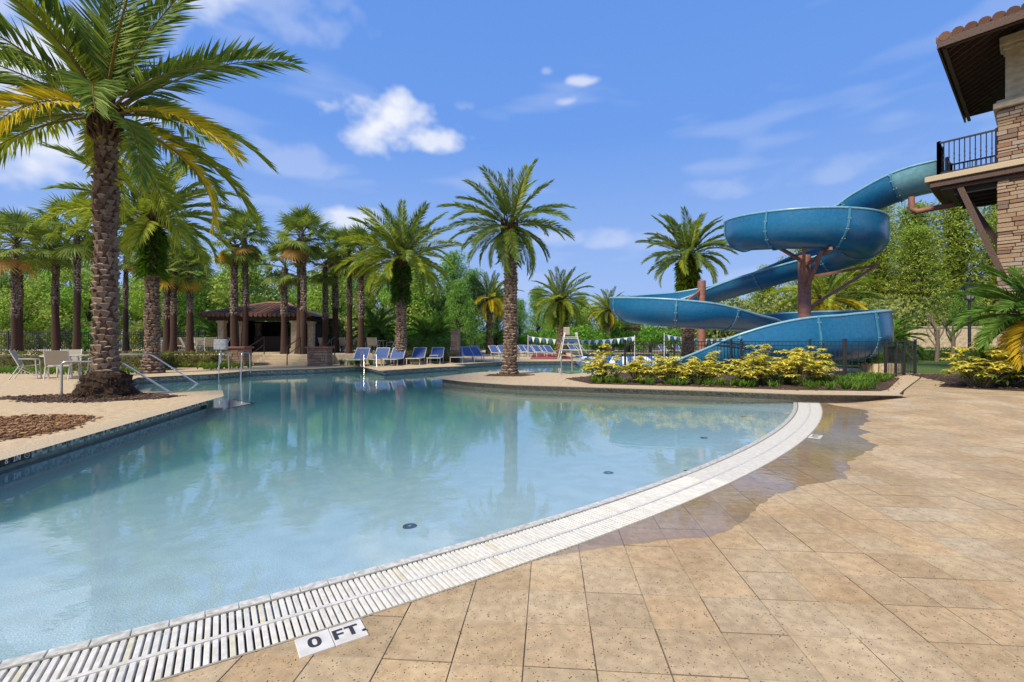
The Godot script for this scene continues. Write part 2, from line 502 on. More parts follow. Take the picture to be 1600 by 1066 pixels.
func build_decks() -> void:
	var shore := [[-4.3, -0.6], [-5.52, 5.06], [-6.56, 10.1], [-7.2, 11.1], [-9.6, 10.5], [-12.4, 15.0], [-12.6, 15.4], [-11.15, 17.25], [-10.8, 19.1], [-8.7, 20.6], [-7.1, 22.6], [-5.3, 19.4], [-3.8, 21.6], [-2.6, 22.6], [-3.3, 23.8], [-0.7, 27.5], [3.9, 28.4], [5.5, 45.5], [16, 45.5]]
	var d := MB.new()
	d.slab(arr2(shore + [[45, 45.5], [45, 60.2], [-42.2, 60.2], [-42.2, -6]]), 0.2, -1.6, Color(0.66, 0.52, 0.335), false)
	var far := struct("pool_deck", d, M.deck, "tan concrete deck around the far side of the pool", "pool deck")
	pool_edge(far, v2(shore), 1.0)
	var isl_front := [[0.33, 18.7], [-1.0, 17.9], [-2.3, 15.5], [-2.2, 15.2], [-1.16, 14.0], [0.1, 13.1], [2.2, 12.4], [4.74, 11.6], [6.6, 10.8], [8.7, 10.55]]
	var i := MB.new()
	i.slab(arr2(isl_front + [[9.4, 11.3], [13.2, 15.2], [15.0, 17.2], [15.0, 29.0], [7.6, 29.0], [7.0, 21.2], [5.6, 19.6], [2.1, 16.7]]), 0.2, -1.6, Color(0.66, 0.52, 0.335))
	var isl := struct("island_deck", i, M.deck, "tan concrete island deck carrying the slide and the yellow shrubs", "island deck")
	pool_edge(isl, v2([[7.6, 29.0], [7.0, 21.2], [5.6, 19.6], [2.1, 16.7]] + isl_front), 1.0)
	# stairs into the water beside the big palm
	var along := Vector3(-0.54, 0, -0.84)
	var down := Vector3(0.84, 0, -0.54)
	var st := base("pool_steps", Vector3(-11.0, -0.2, -12.75), "submerged pool steps with dark nosings beside the rough trunked palm", "pool steps")
	for k in 4:
		var y := 0.02 - 0.14 * k
		var s := MB.new()
		var bs := Basis(along, Vector3.UP, along.cross(Vector3.UP))
		s.box(Transform3D(bs, down * (0.2 + 0.42 * k) + Vector3(0, y + 0.2 - 0.4, 0)), Vector3(4.9, 0.8, 0.42), W, 0.01)
		put("step", s.mesh(), M.ledge, st)
		var e := MB.new()
		e.box(Transform3D(bs, down * (0.2 + 0.42 * k + 0.185) + Vector3(0, y + 0.203, 0)), Vector3(4.9, 0.008, 0.05), W)
		put("nosing", e.mesh(), M.black, st)
	# submerged platform at the tip of the deck
	var pl := MB.new()
	pl.slab(arr2([[-6.5, 10.0], [-6.1, 10.0], [-6.0, 10.9], [-6.9, 11.6], [-7.3, 11.3]]), -0.05, -1.3, W)
	var ledge := struct("pool_bench", pl, M.ledge, "grey bench ledge at the tip of the deck in the water", "pool bench")
	var em := MB.new()
	em.bar(Vector3(-6.1, -0.046, -10.0), Vector3(-6.0, -0.046, -10.9), 0.05, 0.006, W)
	em.bar(Vector3(-6.0, -0.046, -10.9), Vector3(-6.9, -0.046, -11.6), 0.05, 0.006, W)
	put("edge_strip", em.mesh(), M.black, ledge)
	# red pad and terrace
	var rp := MB.new()
	rp.slab(arr2([[1.2, 31.0], [3.9, 30.6], [5.0, 43], [2.0, 44]]), 0.206, 0.1, W)
	struct("splash_pad", rp, M.redpad, "flat red splash pad surface beyond the pool", "splash pad")
	var t := MB.new()
	t.slab(arr2([[-6.4, 24.6], [-13.0, 24.6], [-15.0, 23.4], [-42, 21.5], [-42, 60], [-6.4, 60]]), 0.7, 0.1, Color(0.68, 0.57, 0.41))
	struct("terrace", t, M.deck, "raised terrace carrying the pavilion and the fan palms", "terrace")
	var sp := base("terrace_steps", Vector3(-11.1, 0.2, -23.9), "wide tan steps leading up to the pavilion terrace", "steps")
	for k in 4:
		var s := MB.new()
		s.box(Transform3D(Basis(), Vector3(0, 0.062 + 0.125 * k, -0.15 - 0.3 * k * 0.5)), Vector3(3.6, 0.125, 1.3 - 0.3 * k), W, 0.012)
		put("step", s.mesh(), M.coping, sp)

func paver_mesh(b: MB, poly: PackedVector2Array, col: Color, joint: Color, lift := 0.0) -> void:
	if Geometry2D.is_polygon_clockwise(poly): poly.reverse()
	var inn := Geometry2D.offset_polygon(poly, -0.0032)
	if inn.is_empty() or inn[0].size() < 3: return
	var ip: PackedVector2Array = inn[0]
	var lifted := func(q: Vector2, dy: float) -> Vector3:
		var p := Vector3(q.x, 0, q.y)
		p.y = deck_height(p) + dy
		return p
	var ix := Geometry2D.triangulate_polygon(ip)
	for k in range(0, ix.size(), 3):
		var p := ip[ix[k]]
		var q := ip[ix[k + 1]]
		var r := ip[ix[k + 2]]
		if (q - p).cross(r - p) > 0:
			var w := q
			q = r; r = w
		b.tri(lifted.call(p, lift), lifted.call(q, lift), lifted.call(r, lift), col)
	var n := ip.size()
	for k in n:                                  # bevel down into the joint
		var p := ip[k]
		var q := ip[(k + 1) % n]
		var dir := (q - p).normalized()
		var o := Vector2(dir.y, -dir.x) * 0.0031
		b.quad(lifted.call(p + o, -0.007), lifted.call(p, lift), lifted.call(q, lift), lifted.call(q + o, -0.007), joint)

func build_pavers() -> void:
	var region := PackedVector2Array()
	for k in 41:
		var p := arc(R_OUT + 0.004, -70.0 + k * (41.4 / 40.0))
		region.append(Vector2(p.x, p.z))
	for q in [[8.75, 10.5], [9.4, 11.25], [13.2, 15.15], [15.0, 17.15], [22.0, 17.15], [22.0, -5.8], [-6.0, -5.8]]: region.append(Vector2(q[0], -q[1]))
	var cells := []
	var s := 0.312
	var th := deg_to_rad(4.5)
	var ux := Vector2(cos(th), sin(th))
	var uz := Vector2(sin(th), -cos(th))
	var o := Vector2(0.98, -1.925) + uz * 0.02
	for i in range(-24, 74):
		for k in range(-26, 62):
			var c := o + ux * (i * s) + uz * (k * s)
			if c.x < -6.2 or c.x > 21.8 or -c.y > 17.4 or -c.y < -5.8: continue
			if c.distance_to(ARC) < R_OUT - 0.4: continue
			var sq := PackedVector2Array([c, c + ux * s, c + ux * s + uz * s, c + uz * s])
			cells.append([Vector2(c.x + 0.15, c.y - 0.15).length(), sq])
	cells.sort_custom(func(a, b): return a[0] < b[0])
	var deck := base("paver_deck", Vector3.ZERO, "tan shell stone paver deck in front of the curved grate", "paver deck")
	deck.set_meta("kind", "structure")
	var rest := MB.new()
	var singles := 0
	for c in cells:
		var sq: PackedVector2Array = c[1]
		var mid := (sq[0] + sq[2]) * 0.5
		var ahead := -mid.y
		var seen: bool = ahead > 1.6 and absf(mid.x) < ahead * 1.12 + 0.2
		var hue := rng.randf()
		var k := rng.randf_range(0.90, 1.08)
		var col := Color(0.655, 0.485, 0.28).lerp(Color(0.62, 0.50, 0.33), hue) * k
		if rng.randf() < 0.05 and mid.x > 1.5: col = Color(0.65, 0.535, 0.37)
		var jq := rng.randf()
		var joint := Color(0.26, 0.20, 0.13) if jq < 0.45 else Color(0.50, 0.42, 0.30)
		var polys := [sq]
		if mid.distance_to(ARC) < R_OUT + 0.5 or ahead > 9.0:
			polys = Geometry2D.intersect_polygons(sq, region)
		for p in polys:
			if p.size() < 3: continue
			var lift := rng.randf_range(-0.0012, 0.0012)
			if seen and singles < 298:
				var b := MB.new()
				paver_mesh(b, p, col, joint, lift)
				if b.v.size():
					put("paver", b.mesh(), M.paver, deck)
					singles += 1
			else:
				paver_mesh(rest, p, col, joint, lift)
	var ro := put("pavers_beyond", rest.mesh(), M.paver, deck)
	ro.set_meta("kind", "stuff")

func build_grate() -> void:
	var g := base("drain_grate", arc(23.9, -52.0), "curved white slatted gutter grate along the beach entry", "drain grate")
	var back := Transform3D(Basis(), -g.position)
	var trough := MB.new()
	var rim := MB.new()
	var spine := MB.new()
	var a0 := -69.0
	var nseg := 90
	var da := 40.6 / nseg
	var ring := func(b: MB, r0: float, y0: float, r1: float, y1: float, col: Color) -> void:
		for k in nseg:
			var a := a0 + k * da
			b.quad(arc(r0, a, y0), arc(r1, a, y1), arc(r1, a + da, y1), arc(r0, a + da, y0), col)
	ring.call(trough, 23.665, -0.16, R_OUT, -0.16, W)
	ring.call(trough, 23.665, -0.004, 23.665, -0.16, W)
	ring.call(trough, R_OUT, -0.16, R_OUT, -0.006, W)
	ring.call(spine, 23.868, 0.0015, 23.892, 0.0015, Color(0.74, 0.74, 0.71))
	ring.call(spine, 23.868, -0.02, 23.868, 0.0015, Color(0.74, 0.74, 0.71))
	ring.call(spine, 23.892, 0.0015, 23.892, -0.02, Color(0.74, 0.74, 0.71))
	ring.call(rim, R_OUT - 0.006, 0.003, R_OUT + 0.008, 0.003, Color(0.42, 0.38, 0.30))
	var rim_in := MB.new()
	ring.call(rim_in, 23.655, -0.001, 23.672, -0.001, Color(0.30, 0.29, 0.22))
	put("trough", trough.mesh(), M.trough, g, back)
	put("rim", rim.mesh(), M.white_plastic, g, back)
	put("rim", rim_in.mesh(), M.white_plastic, g, back)
	put("spine", spine.mesh(), M.white_plastic, g, back)
	var variants := []
	for cc in [Color(0.80, 0.80, 0.77), Color(0.76, 0.76, 0.73), Color(0.83, 0.82, 0.78), Color(0.74, 0.71, 0.58)]:
		var b := MB.new()
		b.box(Transform3D(), Vector3(0.192, 0.022, 0.0242), cc, 0.003)
		variants.append(b.mesh())
	var rest := MB.new()
	var list := []
	var pitch := rad_to_deg(0.0335 / 23.88)
	var a := -68.6
	while a < -28.6:
		for r in [23.771, 23.990]:
			var p := arc(r, a)
			var seen := -p.z > 1.55 and absf(p.x) < -p.z * 1.11
			list.append([p.length() + (0.0 if seen else 50.0), a, r])
		a += pitch
	list.sort_custom(func(p, q): return p[0] < q[0])
	for i in list.size():
		var ang: float = deg_to_rad(list[i][1]) + rng.randf_range(-0.006, 0.006)
		var p := arc(list[i][2], list[i][1], -0.0105 + rng.randf_range(-0.0012, 0.0012))
		var t := Transform3D(Basis(Vector3.UP, ang), p)
		var q := rng.randf()
		var kind := 3 if q < 0.04 else rng.randi() % 3
		if i < 298: put("slat", variants[kind], M.white_plastic, g, Transform3D(t.basis, t.origin - g.position))
		else: rest.box(t, Vector3(0.192, 0.022, 0.0242), Color(0.79, 0.79, 0.76))
	put("slats_beyond", rest.mesh(), M.white_plastic, g, back).set_meta("kind", "stuff")
	# tile border between the water and the grate
	var tb := base("tile_border", arc(23.62, -52.0), "narrow white tile border between the water and the grate", "tile border")
	var tm := MB.new()
	tm.box(Transform3D(), Vector3(0.068, 0.05, 0.146), W, 0.003)
	var tmesh := tm.mesh()
	var at := -68.6
	while at < -28.6:
		put("tile", tmesh, M.tile, tb, Transform3D(Basis(Vector3.UP, deg_to_rad(at)), arc(23.62, at, -0.0255 + rng.randf_range(0, 0.001)) - tb.position))
		at += rad_to_deg(0.1495 / 23.62)

func text_mesh(s: String, size: float) -> TextMesh:
	var t := TextMesh.new()
	var f := SystemFont.new()
	f.font_names = PackedStringArray(["Droid Sans"])
	f.font_weight = 700
	t.font = f
	t.text = s
	t.font_size = 64
	t.pixel_size = size / 64.0
	t.depth = 0.002
	return t

func depth_marker(called: String, deg: float, words: Array, label: String) -> void:
	var o := base(called, arc(R_OUT + 0.09, deg, 0.0), label, "depth marker")
	var rad := deg_to_rad(deg)
	o.rotation.y = rad + PI / 2          # local x along the grate, local z away from the pool
	var b := MB.new()
	b.box(Transform3D(), Vector3(0.150, 0.012, 0.150), W, 0.002)
	var tile := b.mesh()
	for k in words.size():
		var x := (k - (words.size() - 1) * 0.5) * 0.153
		put("tile", tile, M.marker, o, Transform3D(Basis(), Vector3(x, 0.001, 0)))
		var w := put("lettering", text_mesh(words[k], 0.108), M.letter, o)
		w.transform = Transform3D(Basis(Vector3.RIGHT, -PI / 2) * Basis.from_scale(Vector3(1.1, 1.0, 1.0)), Vector3(x, 0.0082, 0.0))

func build_markers() -> void:
	depth_marker("depth_marker", -57.05, ["0", "FT."], "white tile depth marker reading 0 FT. beside the grate")
	depth_marker("depth_marker", -40.3, ["0", "FT."], "small white depth marker on the wet paving by the grate")
	# lettering tiles in the waterline of the left deck
	var a := Vector3(-5.52, 0, -5.06)
	var dir := (Vector3(-6.56, 0, -10.1) - a).normalized()
	var out := Vector3(-dir.z, 0, dir.x)
	var o := base("waterline_marker", a + Vector3(0, 0.09, 0) + out * 0.006, "dark waterline tiles reading FT 8 IN with a no diving sign", "depth marker")
	o.rotation.y = atan2(-dir.z, dir.x)
	var tb := MB.new()
	tb.box(Transform3D(), Vector3(0.135, 0.1, 0.008), W, 0.001)
	var tile := tb.mesh()
	var words := ["FT", "8", "IN", ""]
	for k in 4:
		var x := -0.08 + 0.14 * k
		put("tile", tile, M.letter, o, Transform3D(Basis(), Vector3(x, 0, 0)))
		if words[k]:
			put("lettering", text_mesh(words[k], 0.09), M.letter_white, o, Transform3D(Basis(), Vector3(x, 0, 0.0065)))
		else:
			var rg := TorusMesh.new()
			rg.inner_radius = 0.030; rg.outer_radius = 0.038; rg.rings = 24; rg.ring_segments = 6
			put("no_diving_ring", rg, M.letter_white, o, Transform3D(Basis(Vector3.RIGHT, PI / 2) * Basis.from_scale(Vector3(1, 0.3, 1)), Vector3(x, 0, 0.0055)))
			var sl := MB.new()
			sl.bar(Vector3(x - 0.024, 0.024, 0.0055), Vector3(x + 0.024, -0.024, 0.0055), 0.007, 0.003, W)
			sl.bar(Vector3(x - 0.02, -0.012, 0.0055), Vector3(x + 0.02, 0.014, 0.0055), 0.008, 0.003, W)
			put("no_diving_bar", sl.mesh(), M.letter_white, o)

func build_puddle() -> void:
	var f := FastNoiseLite.new()
	f.seed = 6; f.frequency = 0.9
	var inner := []
	for k in 161:
		var t := k / 160.0
		var a := lerpf(-54.3, -29.6, t)
		var w := (0.40 + 0.26 * smoothstep(0.0, 0.5, t)) * (1.0 + 0.5 * f.get_noise_1d(t * 7.0) + 0.10 * f.get_noise_1d(t * 31.0)) * smoothstep(0, 0.16, t) * (1.0 - 0.75 * smoothstep(0.9, 1.0, t))
		var row := []
		for j in 9:
			var p := arc(R_OUT + 0.012 + w * j / 8.0, a)
			p.y = deck_height(p) + 0.0045
			row.append(p)
		inner.append(row)
	var b := MB.new()
	for k in 160:
		for j in 8:
			b.quad(inner[k][j], inner[k][j + 1], inner[k + 1][j + 1], inner[k + 1][j], W)
	var o := put("puddle", b.mesh(), M.puddle)
	tag(o, "shallow puddle of splashed water on the pavers beside the grate", "puddle", "", "structure")

# ---- plants ------------------------------------------------------------------------------
func blade(b: MB, p: Vector3, dir: Vector3, side: Vector3, l: float, w: float, sag: float, col: Color) -> void:
	var m := p + dir * (l * 0.45)
	var t := p + dir * l - Vector3(0, sag * l, 0)
	b.tri(p, m + side * w, t, col)
	b.tri(p, t, m - side * w, col)

func frond_mesh(droop: float, nl: int, leaf_len: float, ca: Color, cb: Color, stalk: Color, sd: int, wid := 0.0062) -> ArrayMesh:   # unit length, growing along +z
	var r := RandomNumberGenerator.new()
	r.seed = sd
	var b := MB.new()
	var pts := []
	var rad := []
	var p := Vector3.ZERO
	var n := 16
	var sway := r.randf_range(-0.25, 0.25)
	for i in n + 1:
		var s := float(i) / n
		pts.append(p)
		rad.append(lerpf(0.011, 0.0016, sqrt(s)))
		var a := -droop * pow(s, 1.35)
		p += Vector3(sin(sway * s) * cos(a), sin(a), cos(a) * cos(sway * s)) / n
	b.tube(pts, rad, 4, stalk, false)
	for k in nl:
		var s := 0.13 + 0.87 * (k + r.randf() * 0.6) / nl
		var fi := minf(s * n, n - 0.01)
		var i := int(fi)
		var q: Vector3 = pts[i].lerp(pts[i + 1], fi - i)
		var t: Vector3 = (pts[i + 1] - pts[i]).normalized()
		var sd0 := Vector3.UP.cross(t).normalized()
		var up := t.cross(sd0)
		var ll := leaf_len * pow(sin(PI * clampf(0.10 + 0.82 * s, 0, 1)), 0.55) * r.randf_range(0.85, 1.1)
		for sg in [-1.0, 1.0]:
			var open := lerpf(1.05, 0.45, s) + r.randf_range(-0.12, 0.12)
			var lift := r.randf_range(0.15, 0.55)
			var dir: Vector3 = (t * cos(open) + sd0 * sg * sin(open) + up * lift * sin(open)).normalized()
			var side: Vector3 = dir.cross(up).normalized().rotated(dir, r.randf_range(-0.7, 0.7))
			blade(b, q, dir, side, ll, wid, r.randf_range(0.05, 0.28), ca.lerp(cb, r.randf()))
	return b.mesh()

func fan_mesh(segs: int, ca: Color, cb: Color, sd: int) -> ArrayMesh:   # petiole along +z for 0.9, fan of radius 0.75
	var r := RandomNumberGenerator.new()
	r.seed = sd
	var b := MB.new()
	b.tube([Vector3.ZERO, Vector3(0, 0.03, 0.45), Vector3(0, 0.0, 0.85)], [0.022, 0.016, 0.012], 4, Color(0.16, 0.16, 0.04), false)
	var hub := Vector3(0, 0, 0.85)
	for k in segs:
		var a := lerpf(-2.15, 2.15, (k + 0.5) / segs)
		var dir := Vector3(sin(a), 0.12 * cos(a * 2.0), cos(a)).normalized()
		var side := dir.cross(Vector3.UP).normalized()
		var w := 0.75 * 4.3 / segs * 0.25
		var l := 0.78 * (1.0 - 0.10 * absf(a) / 2.15) * r.randf_range(0.92, 1.05)
		var col := ca.lerp(cb, r.randf())
		var fold := Vector3(0, 0.02, 0)
		var m := hub + dir * l * 0.48 - Vector3(0, 0.03, 0)
		var m1 := m + side * w
		var m2 := m - side * w
		var t := hub + dir * l - Vector3(0, r.randf_range(0.10, 0.30), 0)
		b.tri(hub, m1, m + fold, col); b.tri(hub, m + fold, m2, col)
		b.tri(m1, t, m + fold, col); b.tri(m + fold, t, m2, col)
	return b.mesh()

func trunk_mesh(h: float, r0: float, r1: float, row: float, around: int, boots_from: float, light: Color, dark: Color, sd: int, flare := 0.0, proud := 0.045) -> ArrayMesh:
	var r := RandomNumberGenerator.new()
	r.seed = sd
	var b := MB.new()
	var pts := []
	var rad := []
	var lean := Vector3(r.randf_range(-1, 1), 0, r.randf_range(-1, 1)) * 0.012 * h
	var rad_at := func(y: float) -> float:
		var t: float = y / h
		return lerpf(r0, r1, smoothstep(0, 1, t)) + flare * exp(-y * 3.2) + 0.012 * sin(y * 3.1 + sd)
	var mid := func(y: float) -> Vector3:
		return Vector3(0, y, 0) + lean * sin(y / h * PI)
	var n := int(h / 0.25) + 2
	for i in n + 1:
		var y := h * i / n
		pts.append(mid.call(y)); rad.append(rad_at.call(y))
	b.tube(pts, rad, 14, dark * 0.9, true)
	var rows := int(h / row)
	for i in range(int(boots_from * rows), rows):
		for k in around:
			var y := (i + r.randf_range(0.3, 0.7)) * row
			var a := TAU * (k + 0.5 * (i % 2) + r.randf_range(-0.28, 0.28)) / around
			var R: float = rad_at.call(y) - 0.006
			var c: Vector3 = mid.call(y)
			var half := PI / around * r.randf_range(0.85, 1.4)
			var hh := row * r.randf_range(0.75, 1.35)
			var on := func(aa: float, yy: float, out: float) -> Vector3: return c + Vector3(cos(aa) * (R + out), yy, sin(aa) * (R + out))
			var lip := proud * r.randf_range(0.5, 1.35)
			var col := dark.lerp(light, pow(r.randf(), 0.8))
			var cut := light.lerp(Color(0.74, 0.65, 0.55), r.randf())
			var pl: Vector3 = on.call(a - half, 0.0, 0.0)
			var pr: Vector3 = on.call(a + half, 0.0, 0.0)
			var pb: Vector3 = on.call(a, -hh, 0.0)
			var tl: Vector3 = on.call(a - half * r.randf_range(0.5, 0.95), hh * r.randf_range(0.05, 0.4), lip)
			var tr: Vector3 = on.call(a + half * r.randf_range(0.5, 0.95), hh * r.randf_range(0.05, 0.4), lip)
			var back: Vector3 = on.call(a, hh * 0.5, -0.02)
			b.tri(pb, tl, pl, col); b.tri(pb, pr, tr, col); b.tri(pb, tr, tl, col)
			b.tri(pl, tl, back, cut); b.tri(tl, tr, back, cut); b.tri(tr, pr, back, cut)
	return b.mesh()

func root_ball_mesh(r: float, h: float, sd: int) -> ArrayMesh:
	var f := FastNoiseLite.new()
	f.seed = sd; f.frequency = 2.2; f.fractal_octaves = 4
	var b := MB.new()
	var rr := RandomNumberGenerator.new()
	rr.seed = sd
	var rings := []
	var n := 40
	for i in 15:
		var t := i / 14.0
		var ring := []
		for k in n:
			var a := TAU * k / n
			var q := r * (1.0 - 0.42 * pow(t, 1.5))
			var p := Vector3(cos(a) * q, h * t, sin(a) * q)
			p += Vector3(cos(a), 0.15, sin(a)) * (f.get_noise_3dv(p * 2.2) * 0.17 + f.get_noise_3dv(p * 7.0) * 0.06)
			if i == 0: p.y = -0.03
			ring.append(p)
		rings.append(ring)
	for i in 14:
		for k in n:
			var k2 := (k + 1) % n
			b.quad(rings[i][k], rings[i + 1][k], rings[i + 1][k2], rings[i][k2], Color(0.105, 0.062, 0.036).lerp(Color(0.20, 0.12, 0.065), rr.randf()))
	for i in 900:                                    # hanging root fibres
		var t := rr.randf()
		var a := rr.randf() * TAU
		var q := r * (1.0 - 0.42 * pow(t, 1.5)) + 0.02
		var p := Vector3(cos(a) * q, h * t, sin(a) * q)
		var dir := Vector3(cos(a) * 0.5 + rr.randf_range(-0.5, 0.5), rr.randf_range(-0.9, 0.1), sin(a) * 0.5 + rr.randf_range(-0.5, 0.5)).normalized()
		blade(b, p, dir, dir.cross(Vector3.UP).normalized(), rr.randf_range(0.05, 0.13), 0.008, 0.1, Color(0.09, 0.052, 0.03).lerp(Color(0.27, 0.17, 0.09), rr.randf()))
	return b.mesh()

func vine_mesh(h: float, r: float, count: int, leaf: float, ca: Color, cb: Color, sd: int) -> ArrayMesh:   # fern and vine leaves clinging round a trunk
	var rr := RandomNumberGenerator.new()
	rr.seed = sd
	var b := MB.new()
	for i in count:
		var a := rr.randf() * TAU
		var y := rr.randf() * h
		var out := Vector3(cos(a), 0, sin(a))
		var p := out * (r + rr.randf() * 0.05) + Vector3(0, y, 0)
		var dir := (out * rr.randf_range(0.5, 1.0) + Vector3(rr.randf_range(-0.6, 0.6), rr.randf_range(-0.5, 0.7), rr.randf_range(-0.6, 0.6))).normalized()
		blade(b, p, dir, dir.cross(Vector3.UP).normalized().rotated(dir, rr.randf_range(-0.6, 0.6)), leaf * rr.randf_range(0.6, 1.3), leaf * 0.11, rr.randf_range(0.2, 0.8), ca.lerp(cb, rr.randf()))
	return b.mesh()

var fronds := {}
func make_fronds() -> void:
	var st := Color(0.30, 0.22, 0.07)
	var kinds := {"green": [Color(0.13, 0.215, 0.045), Color(0.31, 0.41, 0.085)], "lime": [Color(0.25, 0.36, 0.04), Color(0.52, 0.56, 0.07)], "gold": [Color(0.493, 0.435, 0.029), Color(0.800, 0.638, 0.051)]}
	var sd := 100
	for k in kinds:
		fronds[k] = []
		for d in [0.45, 0.8, 1.1, 1.5]:
			for j in 2:
				sd += 1
				fronds[k].append(frond_mesh(d, 66, 0.20, kinds[k][0], kinds[k][1], st, sd))
	fronds.fine = []
	for d in [0.9, 1.3, 1.7]:
		fronds.fine.append(frond_mesh(d, 60, 0.26, Color(0.081, 0.203, 0.027), Color(0.203, 0.351, 0.068), Color(0.270, 0.297, 0.081), 300 + int(d * 10), 0.0075))
	fronds.fine_gold = [frond_mesh(1.6, 46, 0.26, Color(0.608, 0.459, 0.027), Color(0.800, 0.567, 0.054), st, 331, 0.0075)]
	fronds.fan = []
	for j in 4: fronds.fan.append(fan_mesh(22, Color(0.115, 0.185, 0.04), Color(0.33, 0.41, 0.085), 400 + j))
	fronds.fan_gold = [fan_mesh(24, Color(0.486, 0.365, 0.041), Color(0.743, 0.486, 0.081), 410), fan_mesh(22, Color(0.351, 0.203, 0.068), Color(0.540, 0.338, 0.121), 411)]

func date_palm(at: Vector3, h: float, L: float, r: float, nf: int, sd: int, label: String, opt := {}) -> Node3D:
	var rr := RandomNumberGenerator.new()
	rr.seed = sd
	var o := base("date_palm", at, label, "palm tree", "date palms around the pool")
	put("trunk", trunk_mesh(h, r * opt.get("swell", 1.12), r, opt.get("row", 0.115), opt.get("around", 10), 0.0, opt.get("light", Color(0.52, 0.385, 0.285)), Color(0.20, 0.115, 0.078), sd, opt.get("flare", 0.10), 0.065), M.bark, o)
	if opt.has("ball"):
		put("root_ball", root_ball_mesh(opt.ball, opt.ball_h, sd), M.fibre, o)
	var top := Vector3(0, h, 0)
	var hb := MB.new()
	for k in 70:                                     # cut leaf bases under the crown
		var a := k * 2.4
		var y := -0.55 + 0.75 * k / 70.0
		var out := Vector3(cos(a), 0, sin(a))
		hb.tube([top + out * r * 0.75 + Vector3(0, y, 0), top + out * (r + 0.10) + Vector3(0, y + 0.13, 0), top + out * (r + 0.12) + Vector3(0, y + 0.30, 0)], [0.05, 0.035, 0.02], 4, Color(0.30, 0.155, 0.07).lerp(Color(0.13, 0.07, 0.035), rr.randf()))
	put("leaf_bases", hb.mesh(), M.bark, o)
	if opt.has("vine"):
		put("climbing_fern", vine_mesh(opt.vine, r * 1.15, int(opt.vine * opt.get("vine_n", 420)), opt.get("vine_leaf", 0.30), opt.get("vine_a", Color(0.05, 0.13, 0.015)), opt.get("vine_b", Color(0.16, 0.27, 0.03)), sd + 5), M.leaf, o, Transform3D(Basis(), Vector3(0, h - opt.vine - 0.25, 0)))
	var gold: float = opt.get("gold", 0.06)
	var lime: float = opt.get("lime", 0.2)
	var low: float = opt.get("low", -38.0)
	for i in nf:
		var t := (i + 0.5) / nf
		var el := lerpf(86.0, low, pow(t, 0.85)) + rr.randf_range(-6, 6)
		var az := i * 2.39996 + rr.randf_range(-0.2, 0.2) + sd
		var kind := "green"
		if t > 0.55 and rr.randf() < gold * 2.2: kind = "gold"
		elif rr.randf() < lime * (0.5 + t): kind = "lime"
		var v := clampi(int(lerpf(1.2, 7.4, t) + rr.randf_range(-1.4, 1.2)), 0, 7)
		var l := L * rr.randf_range(0.88, 1.08) * (0.80 + 0.2 * sin(PI * minf(t * 1.4, 1.0)))
		var bs := Basis(Vector3.UP, az) * Basis(Vector3.RIGHT, -deg_to_rad(el)) * Basis(Vector3.BACK, rr.randf_range(-0.5, 0.5))
		put("frond", fronds[kind][v], M.leaf, o, Transform3D(bs.scaled_local(Vector3.ONE * l), top + Basis(Vector3.UP, az) * Vector3(0, 0.25 * (1.0 - t), r * 0.55)))
	return o

func fan_palm(at: Vector3, h: float, r: float, size: float, nf: int, sd: int, label: String, clean := 0.5) -> Node3D:
	var rr := RandomNumberGenerator.new()
	rr.seed = sd
	var o := base("fan_palm", at, label, "palm tree", "fan palms on the terrace")
	put("trunk", trunk_mesh(h, r * 1.25, r * 0.9, 0.15, 8, clean, Color(0.46, 0.39, 0.32), Color(0.125, 0.065, 0.042), sd, 0.08, 0.05), M.bark, o)
	for i in nf:
		var t := (i + 0.5) / nf
		var el := lerpf(82.0, -62.0, pow(t, 0.9)) + rr.randf_range(-9, 9)
		var az := i * 2.39996 + sd
		var gold := t > 0.86 and rr.randf() < 0.35
		var set: Array = fronds.fan_gold if gold else fronds.fan
		var bs := Basis(Vector3.UP, az) * Basis(Vector3.RIGHT, -deg_to_rad(el)) * Basis(Vector3.BACK, rr.randf_range(-0.5, 0.5))
		put("fan_leaf", set[rr.randi() % set.size()], M.leaf, o, Transform3D(bs.scaled_local(Vector3.ONE * size * rr.randf_range(0.85, 1.1)), Vector3(0, h - 0.12 + 0.25 * (1.0 - t), 0)))
	return o

func pygmy_palm(at: Vector3, h: float, L: float, nf: int, sd: int, label: String, gold := 0.0, group := "") -> Node3D:
	var rr := RandomNumberGenerator.new()
	rr.seed = sd
	var o := base("pygmy_palm", at, label, "palm", group)
	put("trunk", trunk_mesh(h, 0.10, 0.09, 0.07, 8, 0.0, Color(0.22, 0.15, 0.10), Color(0.07, 0.05, 0.035), sd, 0.05, 0.03), M.bark, o)
	for i in nf:
		var t := (i + 0.5) / nf
		var el := lerpf(80.0, -30.0, t) + rr.randf_range(-8, 8)
		var az := i * 2.39996 + sd
		var g := t > 0.6 and rr.randf() < gold
		var bs := Basis(Vector3.UP, az) * Basis(Vector3.RIGHT, -deg_to_rad(el))
		put("frond", fronds.fine_gold[0] if g else fronds.fine[clampi(int(t * 3), 0, 2)], M.leaf, o, Transform3D(bs.scaled_local(Vector3.ONE * L * rr.randf_range(0.85, 1.1)), Vector3(0, h, 0)))
	return o

